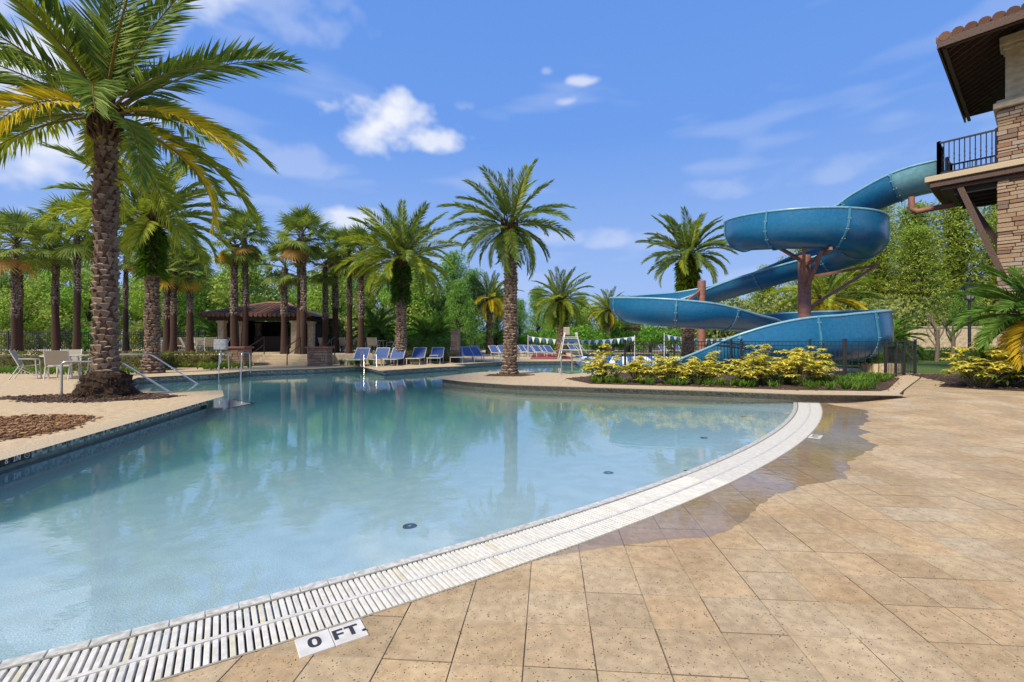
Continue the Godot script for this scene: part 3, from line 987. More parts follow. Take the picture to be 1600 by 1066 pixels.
func cloud(b: MB, r: RandomNumberGenerator, c: Vector3, rad: Vector3, n: int, leaf: float, ca: Color, cb: Color, flat := 0.0, slim := 0.34) -> void:
	for i in n:
		var d := Vector3(r.randfn(), r.randfn(), r.randfn()).normalized()
		var p := c + d * rad * pow(r.randf(), 0.42)
		var dir := (d + Vector3(r.randfn(), r.randfn() - 0.2, r.randfn()) * 0.8)
		dir.y *= 1.0 - flat
		dir = dir.normalized()
		var side := dir.cross(Vector3(r.randfn() * (1.0 - flat), 1.0, r.randfn() * (1.0 - flat)).normalized()).normalized()
		var l := leaf * r.randf_range(0.6, 1.3)
		blade(b, p, dir, side, l, l * slim, r.randf_range(0, 0.25), ca.lerp(cb, r.randf()))

func limbs(b: MB, r: RandomNumberGenerator, h: float, rad: float, tips: Array, col: Color) -> void:
	b.tube([Vector3(0, -0.15, 0), Vector3(r.randfn() * 0.05, h * 0.4, r.randfn() * 0.05), Vector3(r.randfn() * 0.1, h, r.randfn() * 0.1)], [rad * 1.25, rad * 0.85, rad * 0.25], 8, col)
	for t in tips:
		var q: Vector3 = t
		var y0 := clampf(q.y * r.randf_range(0.45, 0.75), 0.1, h * 0.95)
		b.tube([Vector3(0, y0, 0), Vector3(q.x * 0.5, lerpf(y0, q.y, 0.6), q.z * 0.5), q], [rad * 0.4, rad * 0.25, rad * 0.08], 5, col)

var trees := {}
func make_trees() -> void:
	var r := RandomNumberGenerator.new()
	for v in 4:                                       # broad bushy trees, about 8 m
		r.seed = 500 + v
		var b := MB.new()
		var t := MB.new()
		var tips := []
		for k in 46:
			var a := r.randf() * TAU
			var y := r.randf_range(1.3, 7.3)
			var w := 2.7 * sqrt(maxf(0.05, 1.0 - pow((y - 3.6) / 4.1, 2.0)))
			var q := Vector3(cos(a) * w * sqrt(r.randf()), y, sin(a) * w * sqrt(r.randf()))
			if k % 5 == 0: tips.append(q)
			var u := r.randf()
			var ca := Color(0.094, 0.227, 0.040).lerp(Color(0.199, 0.292, 0.053), u)
			var cb := Color(0.318, 0.557, 0.094).lerp(Color(0.530, 0.610, 0.160), u)
			cloud(b, r, q, Vector3(0.95, 0.7, 0.95) * r.randf_range(0.7, 1.25), 230, 0.20, ca, cb)
		limbs(t, r, 5.8, 0.16, tips, Color(0.10, 0.085, 0.065))
		trees["broad%d" % v] = [b.mesh(), t.mesh()]
	for v in 3:                                       # loose young pines, about 8 m
		r.seed = 540 + v
		var b := MB.new()
		var t := MB.new()
		var tips := []
		for k in 60:
			var y := lerpf(1.2, 8.0, pow(k / 60.0, 0.9))
			var w := 2.3 * (1.0 - pow(y / 8.6, 1.6)) + 0.25
			var a := k * 2.4 + r.randf() * 0.6
			var q := Vector3(cos(a) * w * r.randf_range(0.45, 1.0), y + r.randf_range(-0.1, 0.3), sin(a) * w * r.randf_range(0.45, 1.0))
			tips.append(q)
			cloud(b, r, q, Vector3(0.6, 0.42, 0.6) * r.randf_range(0.7, 1.2), 115, 0.26, Color(0.094, 0.235, 0.051), Color(0.305, 0.529, 0.117), 0.0, 0.11)
			cloud(b, r, q * Vector3(0.55, 1, 0.55), Vector3(0.5, 0.3, 0.5), 50, 0.24, Color(0.094, 0.235, 0.051), Color(0.305, 0.529, 0.117), 0.0, 0.12)
		limbs(t, r, 8.1, 0.13, tips, Color(0.075, 0.055, 0.04))
		trees["pine%d" % v] = [b.mesh(), t.mesh()]
	for v in 3:                                       # feathery bald cypresses, about 12 m
		r.seed = 570 + v
		var b := MB.new()
		var t := MB.new()
		var tips := []
		for k in 120:
			var y := lerpf(1.2, 12.0, k / 120.0)
			var w := 3.1 * pow(1.0 - y / 12.8, 0.6) * r.randf_range(0.75, 1.1) + 0.25
			var a := k * 2.4 + r.randf() * 0.5
			var dir := Vector3(cos(a), 0, sin(a))
			var reach := w * r.randf_range(0.6, 1.05)
			tips.append(dir * reach * 0.9 + Vector3(0, y + 0.15, 0))
			var u := r.randf()
			for j in 3:
				var q := dir * reach * (0.40 + 0.3 * j) + Vector3(0, y + 0.18 - 0.07 * j, 0)
				cloud(b, r, q, Vector3(0.75, 0.22, 0.75) * r.randf_range(0.7, 1.3), 62, 0.23, Color(0.147, 0.259, 0.045).lerp(Color(0.225, 0.292, 0.056), u), Color(0.450, 0.607, 0.113).lerp(Color(0.607, 0.674, 0.135), u), 0.5, 0.16)
		limbs(t, r, 12.0, 0.2, tips, Color(0.13, 0.10, 0.085))
		trees["cypress%d" % v] = [b.mesh(), t.mesh()]
	for v in 3:                                       # round shrubs of 1 m radius
		r.seed = 600 + v
		var b := MB.new()
		var t := MB.new()
		var tips := []
		for k in 16:
			var d := Vector3(r.randfn(), absf(r.randfn()), r.randfn()).normalized()
			var q := d * Vector3(0.62, 0.75, 0.62) + Vector3(0, 0.35, 0)
			tips.append(q)
			cloud(b, r, q, Vector3.ONE * 0.36, 210, 0.105, [Color(0.066, 0.189, 0.033), Color(0.133, 0.221, 0.066), Color(0.078, 0.133, 0.040)][v], [Color(0.265, 0.552, 0.078), Color(0.442, 0.464, 0.166), Color(0.243, 0.354, 0.088)][v])
		limbs(t, r, 0.9, 0.035, tips, Color(0.09, 0.07, 0.05))
		trees["shrub%d" % v] = [b.mesh(), t.mesh()]

func tree(called: String, kind: String, at: Vector3, s: Vector3, turn: float, label: String, category: String, group: String) -> void:
	var o := base(called, at, label, category, group, turn)
	put("trunk", trees[kind][1], M.bark, o, Transform3D(Basis.from_scale(s), Vector3.ZERO))
	put("crown", trees[kind][0], M.foliage, o, Transform3D(Basis.from_scale(s), Vector3.ZERO))

func yellow_shrub(at: Vector3, s: float, sd: int, label: String) -> void:
	var r := RandomNumberGenerator.new()
	r.seed = sd
	var b := MB.new()
	var t := MB.new()
	for k in int(34 * s + 8):
		var a := r.randf() * TAU
		var q := Vector3(cos(a) * 0.62 * sqrt(r.randf()), 0, sin(a) * 0.5 * sqrt(r.randf())) * s
		q.y = (0.22 + 0.85 * (1.0 - pow(Vector2(q.x, q.z).length() / (0.66 * s), 2.0)) * r.randf_range(0.25, 1.05)) * s
		t.tube([Vector3(q.x * 0.18, -0.03, q.z * 0.18), Vector3(q.x * 0.55, q.y * 0.5, q.z * 0.55), q], [0.013, 0.010, 0.006], 4, Color(0.36, 0.31, 0.20))
		for w in 3:                                 # whorls of leaflets at the shoot tips
			var hub := q + Vector3(r.randfn(), r.randfn() * 0.7, r.randfn()) * 0.075
			var yel := r.randf()
			for i in 8:
				var aa := TAU * i / 8 + r.randf() * 0.4
				var dir := Vector3(cos(aa), r.randf_range(-0.25, 0.45), sin(aa)).normalized()
				var col := Color(0.74, 0.64, 0.06).lerp(Color(0.85, 0.79, 0.26), r.randf()) if r.randf() < 0.72 + 0.22 * yel else Color(0.10, 0.19, 0.03).lerp(Color(0.22, 0.30, 0.05), r.randf())
				blade(b, hub, dir, dir.cross(Vector3.UP).normalized(), r.randf_range(0.10, 0.17), 0.032, 0.25, col)
	for k in int(40 * s):                           # green inner leaves
		var q := Vector3(r.randfn() * 0.25, r.randf_range(0.12, 0.55), r.randfn() * 0.22) * s
		for i in 5:
			var dir := Vector3(r.randfn(), r.randfn() * 0.4, r.randfn()).normalized()
			blade(b, q, dir, dir.cross(Vector3.UP).normalized(), 0.12, 0.026, 0.2, Color(0.07, 0.15, 0.02).lerp(Color(0.20, 0.26, 0.04), r.randf()))
	var o := base("yellow_shrub", at, label, "shrub", "variegated yellow shrubs")
	put("stems", t.mesh(), M.bark, o)
	put("foliage", b.mesh(), M.leaf, o)

func grass_bed(called: String, areas: Array, density: float, tall: float, ca: Color, cb: Color, label: String, sd: int) -> void:
	var r := RandomNumberGenerator.new()
	r.seed = sd
	var b := MB.new()
	for ar in areas:                                # [x0, d0, x1, d1, width, y]
		var p0 := Vector3(ar[0], ar[5], -ar[1])
		var p1 := Vector3(ar[2], ar[5], -ar[3])
		var side := (p1 - p0).cross(Vector3.UP).normalized()
		var tufts := int(p0.distance_to(p1) * ar[4] * density)
		for k in tufts:
			var c: Vector3 = p0.lerp(p1, r.randf()) + side * ar[4] * r.randf_range(-0.5, 0.5)
			for j in 16:
				var a := r.randf() * TAU
				var dir := Vector3(cos(a) * r.randf_range(0.2, 0.8), 1.0, sin(a) * r.randf_range(0.2, 0.8)).normalized()
				var l := tall * r.randf_range(0.6, 1.25)
				var m: Vector3 = c + dir * l * 0.6
				var t: Vector3 = m + Vector3(dir.x * l * 0.55, l * r.randf_range(-0.12, 0.2), dir.z * l * 0.55)
				var s := Vector3(-sin(a), 0, cos(a)) * 0.009
				var col := ca.lerp(cb, r.randf())
				b.quad(c - s, c + s, m + s, m - s, col)
				b.tri(m - s, m + s, t, col)
	var o := put(called, b.mesh(), M.leaf)
	tag(o, label, "grass", "", "stuff")

func hedge(at: Vector3, size: Vector3, turn: float, n: int, leaf: float, ca: Color, cb: Color, sd: int, label: String) -> void:
	var r := RandomNumberGenerator.new()
	r.seed = sd
	var b := MB.new()
	var core := MB.new()
	core.box(Transform3D(Basis(), Vector3(0, size.y * 0.46, 0)), Vector3(size.x - 0.16, size.y * 0.92 - 0.1, size.z - 0.16), ca.lerp(cb, 0.5), 0.04)
	for i in n:
		var p := Vector3(r.randf_range(-0.5, 0.5), r.randf_range(0.02, 1.0), r.randf_range(-0.5, 0.5))
		var nn := Vector3.UP
		match r.randi() % 5:
			0, 1: p.y = 1.0
			2, 3:
				p.z = 0.5; nn = Vector3.BACK
			4:
				p.x = -0.5 if r.randf() < 0.5 else 0.5
				nn = Vector3(signf(p.x), 0, 0)
		p = p * size + nn * r.randf_range(-0.09, 0.03)
		var dir := (nn + Vector3(r.randfn(), r.randfn(), r.randfn()) * 0.8).normalized()
		blade(b, p, dir, dir.cross(Vector3(r.randfn(), r.randfn(), r.randfn()).normalized()).normalized(), leaf * r.randf_range(0.6, 1.3), leaf * 0.3, 0.1, ca.lerp(cb, r.randf()))
	var o := base("hedge", at, label, "hedge", "", turn)
	put("branches", core.mesh(), M.bark, o)
	put("foliage", b.mesh(), M.foliage, o)

func mulch(called: String, poly: PackedVector2Array, y: float, n: int, ca: Color, cb: Color, label: String, sd: int) -> void:
	var r := RandomNumberGenerator.new()
	r.seed = sd
	var b := MB.new()
	b.slab(poly, y, y - 0.06, ca * 0.6)
	var lo := Vector2(1e9, 1e9)
	var hi := -lo
	for p in poly:
		lo = lo.min(p); hi = hi.max(p)
	var spill: PackedVector2Array = Geometry2D.offset_polygon(poly, 0.13)[0]
	lo -= Vector2(0.13, 0.13); hi += Vector2(0.13, 0.13)
	var k := 0
	while k < n:
		var q := Vector2(r.randf_range(lo.x, hi.x), r.randf_range(lo.y, hi.y))
		k += 1
		if not Geometry2D.is_point_in_polygon(q, poly) and not (Geometry2D.is_point_in_polygon(q, spill) and r.randf() < 0.45): continue
		var bs := Basis(Vector3.UP, r.randf() * TAU) * Basis(Vector3.RIGHT, r.randf_range(-0.5, 0.5))
		b.box(Transform3D(bs, Vector3(q.x, y + (r.randf_range(0.0, 0.03) if Geometry2D.is_point_in_polygon(q, poly) else -0.006), q.y)), Vector3(r.randf_range(0.02, 0.07), 0.012, r.randf_range(0.012, 0.03)), ca.lerp(cb, r.randf()))
	var o := put(called, b.mesh(), M.mulch)
	tag(o, label, "mulch", "", "stuff")

# ---- the slide ---------------------------------------------------------------------------
func slide_path() -> Array:         # [x, distance, height of the flume floor, left wall, right wall]
	var p := [[17.0, 18.35, 7.36, 0.95, 0.95], [16.2, 19.2, 7.28, 0.95, 0.95], [15.4, 20.15, 6.92, 0.85, 0.9], [14.8, 20.8, 6.55, 0.78, 0.95]]
	for q in [[50, 6.22, 1.0], [85, 5.98, 1.2], [120, 5.72, 1.15], [155, 5.46, 1.2], [190, 5.25, 1.22], [225, 5.08, 1.22], [260, 4.94, 1.24], [300, 4.82, 1.28], [340, 4.70, 1.3], [380, 4.56, 1.25], [415, 4.40, 1.2]]:
		var a := deg_to_rad(q[0])
		p.append([12.32 + 2.22 * cos(a), 20.0 + 2.22 * sin(a), q[1], 0.72, q[2]])
	p.append([11.6, 23.75, 3.75, 0.75, 0.95])
	for q in [[60, 3.12, 1.0], [100, 2.85, 1.05], [140, 2.6, 1.05], [180, 2.38, 1.05], [220, 2.18, 1.05], [260, 2.0, 1.0], [290, 1.92, 0.85]]:
		var a := deg_to_rad(q[0])
		p.append([8.2 + 2.6 * cos(a), 23.0 + 2.6 * sin(a), q[1], 0.6, q[2]])
	p.append([10.6, 21.05, 1.84, 0.62, 0.62])
	for q in [[95, 1.70, 0.9], [55, 1.46, 1.2], [15, 1.16, 1.4], [-25, 0.92, 1.52], [-65, 0.76, 1.55], [-95, 0.66, 1.52]]:
		var a := deg_to_rad(q[0])
		p.append([11.98 + 2.3 * cos(a), 19.4 + 2.3 * sin(a), q[1], q[2], 0.62])
	p.append([10.4, 17.1, 0.54, 1.5, 0.6]); p.append([9.0, 17.55, 0.36, 1.25, 0.5]); p.append([7.85, 18.3, 0.18, 0.85, 0.45]); p.append([6.8, 19.2, 0.09, 0.45, 0.36]); p.append([5.9, 20.2, 0.05, 0.34, 0.34])
	return p

func build_slide() -> void:
	var ctl := slide_path()
	var smp := []
	var per := 6
	for i in ctl.size() - 1:
		for k in per:
			var t := float(k) / per
			var row := []
			for j in 5: row.append(cubic_interpolate(ctl[i][j], ctl[i + 1][j], ctl[maxi(i - 1, 0)][j], ctl[mini(i + 2, ctl.size() - 1)][j], t))
			smp.append(row)
	smp.append(ctl[-1])
	var o := base("water_slide", Vector3(12.47, 0.2, -20.0), "blue fibreglass spiral water slide on reddish brown poles", "water slide")
	var off := -o.position
	var w := 0.74
	var prof := func(i: int, grow: float, lip: float) -> Array:    # points of the channel from the left rim over the floor to the right rim, with normals
		var a: Array = smp[maxi(i - 1, 0)]
		var b: Array = smp[mini(i + 1, smp.size() - 1)]
		var T := Vector3(b[0] - a[0], b[2] - a[2], a[1] - b[1]).normalized()
		var S := T.cross(Vector3.UP).normalized()
		var U := S.cross(T)
		var c := Vector3(smp[i][0], smp[i][2], -smp[i][1]) + off
		var bank := clampf((smp[i][4] - smp[i][3]) * 0.22, -0.18, 0.18)
		S = S.rotated(T, -bank); U = U.rotated(T, -bank)
		var pts := []
		for side in [-1, 1]:
			var h: float = smp[i][3] if side < 0 else smp[i][4]
			var rr := 0.72
			var fm := acos(clampf(1.0 - minf(h, rr) / rr, -1, 1))
			var l := []
			for j in 10:
				var s: float
				var u: float
				if j <= 7:
					var f := fm * j / 7.0
					s = w * sin(f); u = rr * (1.0 - cos(f))
				else:
					s = w * sin(fm); u = lerpf(minf(h, rr), h, (j - 7) / 2.0)
				s += 0.10 * maxf(0, u - 0.3)
				var g := sin(fm * minf(j, 7) / 7.0)
				l.append(c + S * side * (s + grow * g) + U * (u - grow * (1.0 - g)))
			if lip > 0.0: l.append(l[9] + S * side * lip - U * 0.0)
			if side < 0:
				l.reverse()
				pts = l
			else:
				pts += l.slice(1)
		return pts
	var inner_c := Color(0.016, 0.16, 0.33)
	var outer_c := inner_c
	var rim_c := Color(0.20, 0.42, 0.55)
	var strip := func(b: MB, pa: Array, pb: Array, col: Color, flip: bool) -> void:
		for j in pa.size() - 1:
			var na: Vector3 = (pb[j] - pa[j]).cross(pa[j + 1] - pa[j])
			var q := [pa[j], pb[j], pb[j + 1], pa[j + 1]]
			if flip: b.quad(q[3], q[2], q[1], q[0], col)
			else: b.quad(q[0], q[1], q[2], q[3], col)
	var i := 0
	var len := 9
	var first := 7
	while i < smp.size() - 1:
		var e := mini(i + (first if i == 0 else len), smp.size() - 1)
		if smp.size() - 1 - e < 4: e = smp.size() - 1
		var b := MB.new()
		for k in range(i, e):
			var ia: Array = prof.call(k, 0.0, 0.0)
			var ib: Array = prof.call(k + 1, 0.0, 0.0)
			var oa: Array = prof.call(k, 0.05, 0.0)
			var ob: Array = prof.call(k + 1, 0.05, 0.0)
			strip.call(b, ia, ib, inner_c, false)
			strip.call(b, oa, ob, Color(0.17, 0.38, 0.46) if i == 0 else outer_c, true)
		var sec := put("flume_section", smooth(b), M.slide, o)
		for side in [0, -1]:
			var rm := MB.new()
			var line := []
			for k in range(i, e + 1):
				var q: Array = prof.call(k, 0.03, 0.0)
				line.append(q[side])
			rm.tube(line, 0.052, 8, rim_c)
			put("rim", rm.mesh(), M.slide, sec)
		if i > 0:
			var fb := MB.new()
			for gap in [[0.055, 0.10]]:
				var a0: Array = prof.call(i, gap[0], 0.0)
				var a1: Array = prof.call(i, gap[1], 0.0)
				var fwd: Vector3 = Vector3(smp[i + 1][0] - smp[i - 1][0], smp[i + 1][2] - smp[i - 1][2], smp[i - 1][1] - smp[i + 1][1]).normalized() * 0.035
				for j in a0.size() - 1:
					fb.quad(a1[j] - fwd, a1[j + 1] - fwd, a1[j + 1] + fwd, a1[j] + fwd, Color(0.075, 0.27, 0.40))
					fb.quad(a0[j] - fwd, a0[j + 1] - fwd, a1[j + 1] - fwd, a1[j] - fwd, Color(0.075, 0.27, 0.40))
					fb.quad(a1[j] + fwd, a1[j + 1] + fwd, a0[j + 1] + fwd, a0[j] + fwd, Color(0.075, 0.27, 0.40))
					if j % 2 == 0:
						var pm: Vector3 = (a1[j] + a1[j + 1]) * 0.5
						for sg in [-1.0, 1.0]: fb.box(Transform3D(Basis(), pm + fwd * 1.3 * sg), Vector3.ONE * 0.028, Color(0.45, 0.47, 0.48))
			put("joint_flange", fb.mesh(), M.slide, o)
		i = e
	var pipe := MB.new()
	pipe.tube([Vector3(16.1, 7.2, -18.9) + off, Vector3(16.1, 6.75, -18.9) + off, Vector3(16.25, 6.6, -18.85) + off, Vector3(17.2, 6.72, -18.3) + off], 0.11, 10, W)
	put("feed_pipe", pipe.mesh(), M.pole, o)
	# poles and arms
	var p1 := MB.new()
	p1.tube([Vector3(0, 0, 0), Vector3(0, 4.85, 0)], 0.245, 24, W)
	put("pole", p1.mesh(), M.pole, o)
	var p2 := MB.new()
	p2.tube([Vector3(9.3, 0.2, -23.0) + off, Vector3(9.3, 4.35, -23.0) + off], 0.19, 20, W)
	put("pole", p2.mesh(), M.pole, o)
	var arms := [[Vector3(12.47, 4.75, -20), Vector3(10.6, 5.1, -18.6)], [Vector3(12.47, 3.6, -20), Vector3(11.2, 5.0, -18.0)], [Vector3(12.47, 4.6, -20), Vector3(11.9, 4.86, -17.5)], [Vector3(12.47, 3.3, -20), Vector3(11.75, 4.8, -17.8)],
		[Vector3(12.47, 4.1, -20), Vector3(15.2, 4.55, -19.4)], [Vector3(12.47, 2.7, -20), Vector3(15.0, 4.5, -19.3)], [Vector3(9.3, 3.9, -23), Vector3(7.0, 2.45, -21.6)], [Vector3(9.3, 2.1, -23), Vector3(9.6, 3.0, -25.3)], [Vector3(9.3, 2.2, -23), Vector3(10.3, 1.8, -21.0)], [Vector3(9.3, 2.6, -23), Vector3(6.0, 2.25, -23.4)]]
	for a in arms:
		var b := MB.new()
		b.bar(a[0] + off, a[1] + off, 0.11, 0.11, W)
		put("support_arm", b.mesh(), M.pole, o)
	for q in [[9.7, 17.1, 0.55], [13.6, 17.3, 0.62]]:
		var b := MB.new()
		b.box(Transform3D(Basis(), Vector3(q[0], 0.2 + q[2] * 0.3, -q[1]) + off), Vector3(1.0, q[2] * 0.6, 0.7), W, 0.02)
		put("footing", b.mesh(), M.cream, o)

func smooth(b: MB) -> ArrayMesh:      # shared normals for a curved shell
	var acc := {}
	for i in b.v.size():
		var k := [(b.v[i] * 500.0).round(), b.c[i]]
		acc[k] = acc.get(k, Vector3.ZERO) + b.n[i]
	for i in b.v.size(): b.n[i] = acc[[(b.v[i] * 500.0).round(), b.c[i]]].normalized()
	return b.mesh()

# ---- the tower ---------------------------------------------------------------------------
const TT := Vector3(0.66, 0, 0.751)      # along the tower's face, towards the viewer
const TN := Vector3(0.751, 0, -0.66)     # into the tower

func build_tower() -> void:
	var q0 := Vector3(15.4, 0, -17.0)
	var bs := Basis(TT, Vector3.UP, -TN)
	var o := base("slide_tower", Vector3(16.4, 0.2, -15.85) + TN * 0.8, "stone clad slide tower with a tiled roof and an iron railed balcony", "tower")
	var off := -o.position
	var at := func(t: float, y: float, n: float) -> Vector3: return q0 + TT * t + TN * n + Vector3(0, y, 0) + off
	var core := MB.new()
	core.box(Transform3D(bs, at.call(3.08, 4.6, 0.85)), Vector3(3.0, 9.2, 1.5), W)
	put("wall_core", core.mesh(), M.sand, o)
	var rest := MB.new()
	var y := 0.15
	var made := 0
	while y < 9.15:
		var h := rng.randf_range(0.085, 0.165)
		if y + h > 9.2: h = 9.2 - y
		var x := 1.53 - rng.randf_range(0.0, 0.03)
		while x < 4.55:
			var l := rng.randf_range(0.22, 0.62)
			var q := rng.randf()
			var col := Color(0.56, 0.40, 0.26).lerp(Color(0.68, 0.54, 0.38), rng.randf())
			if q < 0.22: col = Color(0.46, 0.28, 0.19)
			elif q < 0.42: col = Color(0.60, 0.52, 0.44)
			elif q < 0.52: col = Color(0.36, 0.26, 0.20)
			var pr := rng.randf_range(0.0, 0.05)
			var b := MB.new() if x < 2.75 and made < 298 else rest
			b.box(Transform3D(bs * Basis(Vector3.BACK, rng.randf_range(-0.018, 0.018)), at.call(x + l * 0.5, y + h * 0.5, 0.09 - pr)), Vector3(l - 0.012, h - 0.012, 0.16), col, 0.014)
			if b != rest:
				put("stone", b.mesh(), M.stone, o)
				made += 1
			x += l
		y += h
	put("stones_beyond", rest.mesh(), M.stone, o).set_meta("kind", "stuff")
	var cap := MB.new()
	cap.box(Transform3D(bs, at.call(3.08, 9.31, 0.80)), Vector3(3.3, 0.20, 1.85), W, 0.02)
	cap.box(Transform3D(bs, at.call(3.08, 9.45, 0.80)), Vector3(3.15, 0.10, 1.7), W, 0.02)
	put("cap", cap.mesh(), M.cream, o)
	for t in [1.95, 4.2]:
		var c := MB.new()
		c.box(Transform3D(bs, at.call(t, 10.4, 0.45)), Vector3(0.50, 1.9, 0.50), W, 0.02)
		put("column", c.mesh(), M.cream, o)
		var k := MB.new()
		k.box(Transform3D(bs, at.call(t, 11.30, 0.45)), Vector3(0.62, 0.14, 0.62), W, 0.03)
		k.box(Transform3D(bs, at.call(t, 11.52, 0.45)), Vector3(0.76, 0.32, 0.76), W, 0.03)
		put("capital", k.mesh(), M.cream, o)
	# balcony
	var fl := MB.new()
	fl.box(Transform3D(bs, at.call(1.0, 7.24, 1.5)), Vector3(2.6, 0.20, 3.6), W, 0.015)
	put("balcony_slab", fl.mesh(), M.coping, o)
	var fa := MB.new()
	fa.box(Transform3D(bs, at.call(1.08, 7.03, 1.5)), Vector3(2.5, 0.21, 3.45), W, 0.02)
	fa.box(Transform3D(bs, at.call(1.22, 6.86, 1.5)), Vector3(2.25, 0.12, 3.2), W, 0.02)
	put("balcony_fascia", fa.mesh(), M.wood, o)
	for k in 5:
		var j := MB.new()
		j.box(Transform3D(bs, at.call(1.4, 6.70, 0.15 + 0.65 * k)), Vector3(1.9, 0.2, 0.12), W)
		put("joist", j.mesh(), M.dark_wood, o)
	var br := MB.new()
	br.bar(at.call(0.62, 6.80, 0.0), at.call(1.62, 3.7, 0.02), 0.17, 0.17, W)
	put("brace", br.mesh(), M.wood, o)
	var br2 := MB.new()
	br2.bar(at.call(0.62, 6.80, 1.4), at.call(1.70, 4.4, 1.4), 0.17, 0.17, W)
	put("brace", br2.mesh(), M.wood, o)
	# railing: front run to the stone, left run, far run
	var runs := [[at.call(0.05, 7.36, 0.05), at.call(1.53, 7.36, 0.05)], [at.call(0.05, 7.36, 0.05), at.call(0.05, 7.36, 0.75)], [at.call(0.05, 7.36, 2.2), at.call(0.05, 7.36, 3.2)], [at.call(0.05, 7.36, 3.2), at.call(2.2, 7.36, 3.2)]]
	for r in runs:
		var a: Vector3 = r[0]
		var b: Vector3 = r[1]
		var rl := MB.new()
		rl.bar(a + Vector3(0, 1.2, 0), b + Vector3(0, 1.2, 0), 0.07, 0.05, W)
		rl.bar(a + Vector3(0, 0.10, 0), b + Vector3(0, 0.10, 0), 0.04, 0.04, W)
		var rail := put("railing", rl.mesh(), M.iron, o)
		for e in [a, b]:
			var ps := MB.new()
			ps.bar(e - Vector3(0, 0.03, 0), e + Vector3(0, 1.26, 0), 0.09, 0.09, W)
			put("post", ps.mesh(), M.iron, rail)
		var n := int(a.distance_to(b) / 0.125)
		for k in range(1, n):
			var p := a.lerp(b, float(k) / n)
			var bl := MB.new()
			bl.bar(p + Vector3(0, 0.10, 0), p + Vector3(0, 1.2, 0), 0.02, 0.02, W)
			for hk in [0.45, 0.62]:
				bl.box(Transform3D(Basis(Vector3.UP, PI / 4), p + Vector3(0, hk + 0.1 * (k % 2), 0)), Vector3(0.045, 0.045, 0.045), W)
			put("baluster", bl.mesh(), M.iron, rail)
	# roof: eave corner, tiles, fascia, rafters
	var e0 := Vector3(14.1, 11.15, -15.5) + off
	var re := func(t: float, n: float, y: float) -> Vector3: return e0 + TT * t + TN * n + Vector3(0, y, 0)
	var wt := 7.0
	var wn := 8.0
	var rise := 1.9
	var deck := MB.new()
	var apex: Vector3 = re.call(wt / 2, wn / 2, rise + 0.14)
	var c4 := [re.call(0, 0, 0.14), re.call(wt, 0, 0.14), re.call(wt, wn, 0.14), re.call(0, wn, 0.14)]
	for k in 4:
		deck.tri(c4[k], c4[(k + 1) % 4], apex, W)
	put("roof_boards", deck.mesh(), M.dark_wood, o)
	var fas := MB.new()
	fas.bar(re.call(0, -0.02, 0.05), re.call(wt, -0.02, 0.05), 0.05, 0.26, W)
	fas.bar(re.call(-0.02, 0, 0.05), re.call(-0.02, wn, 0.05), 0.05, 0.26, W)
	fas.bar(re.call(0.12, 0.10, -0.06), re.call(0.12, wn - 0.1, -0.06), 0.10, 0.06, W)
	fas.bar(re.call(0.1, 0.12, -0.06), re.call(wt - 0.1, 0.12, -0.06), 0.10, 0.06, W)
	put("fascia", fas.mesh(), M.wood, o)
	var sl_n := rise / (wt / 2)
	var k := 0.35
	while k < wn:
		var l := minf(k, wn - k) * (wt / wn)
		if l > 0.25:
			var r := MB.new()
			r.bar(re.call(0.05, k, 0.045), re.call(l, k, 0.045 + l * sl_n), 0.07, 0.14, W)
			put("rafter", r.mesh(), M.wood, o)
		k += 0.42
	k = 0.5
	while k < wt:
		var l := minf(k, wt - k) * (wn / wt)
		if l > 0.3:
			var r := MB.new()
			r.bar(re.call(k, 0.05, 0.045), re.call(k, l, 0.045 + l * rise / (wn / 2)), 0.09, 0.14, W)
			put("rafter", r.mesh(), M.wood, o)
		k += 0.85
	barrel_tiles(o, re.call(0, 0, 0.2), TT, TN, wt, wn / 2, rise, 0.30)
	barrel_tiles(o, re.call(0, wn, 0.2), -TN, TT, wn, wt / 2, rise, 0.30)

func barrel_tiles(o: Node3D, e: Vector3, along: Vector3, up: Vector3, width: float, run: float, rise: float, pitch: float) -> void:
	var n := int(width / pitch)
	for k in n:
		var x := (k + 0.5) * width / n
		var l := minf(x, width - x) * run / (width * 0.5)
		if l < 0.12: continue
		var b := MB.new()
		var col := Color(0.25, 0.125, 0.085).lerp(Color(0.36, 0.19, 0.12), rng.randf())
		if rng.randf() < 0.2: col = Color(0.20, 0.12, 0.10)
		var p0 := e + along * x - up * 0.07
		var slope := Vector3(0, rise / run, 0)
		var pts := []
		var m := maxi(2, int(l / 0.42))
		for j in m:
			var f := float(j) / m
			var g := float(j + 1) / m
			b.tube([p0 + (up + slope) * l * f + Vector3(0, 0.03, 0), p0 + (up + slope) * l * g], [pitch * 0.47, pitch * 0.40], 10, col * rng.randf_range(0.85, 1.12))
		put("roof_tile", b.mesh(), M.rooftile, o)

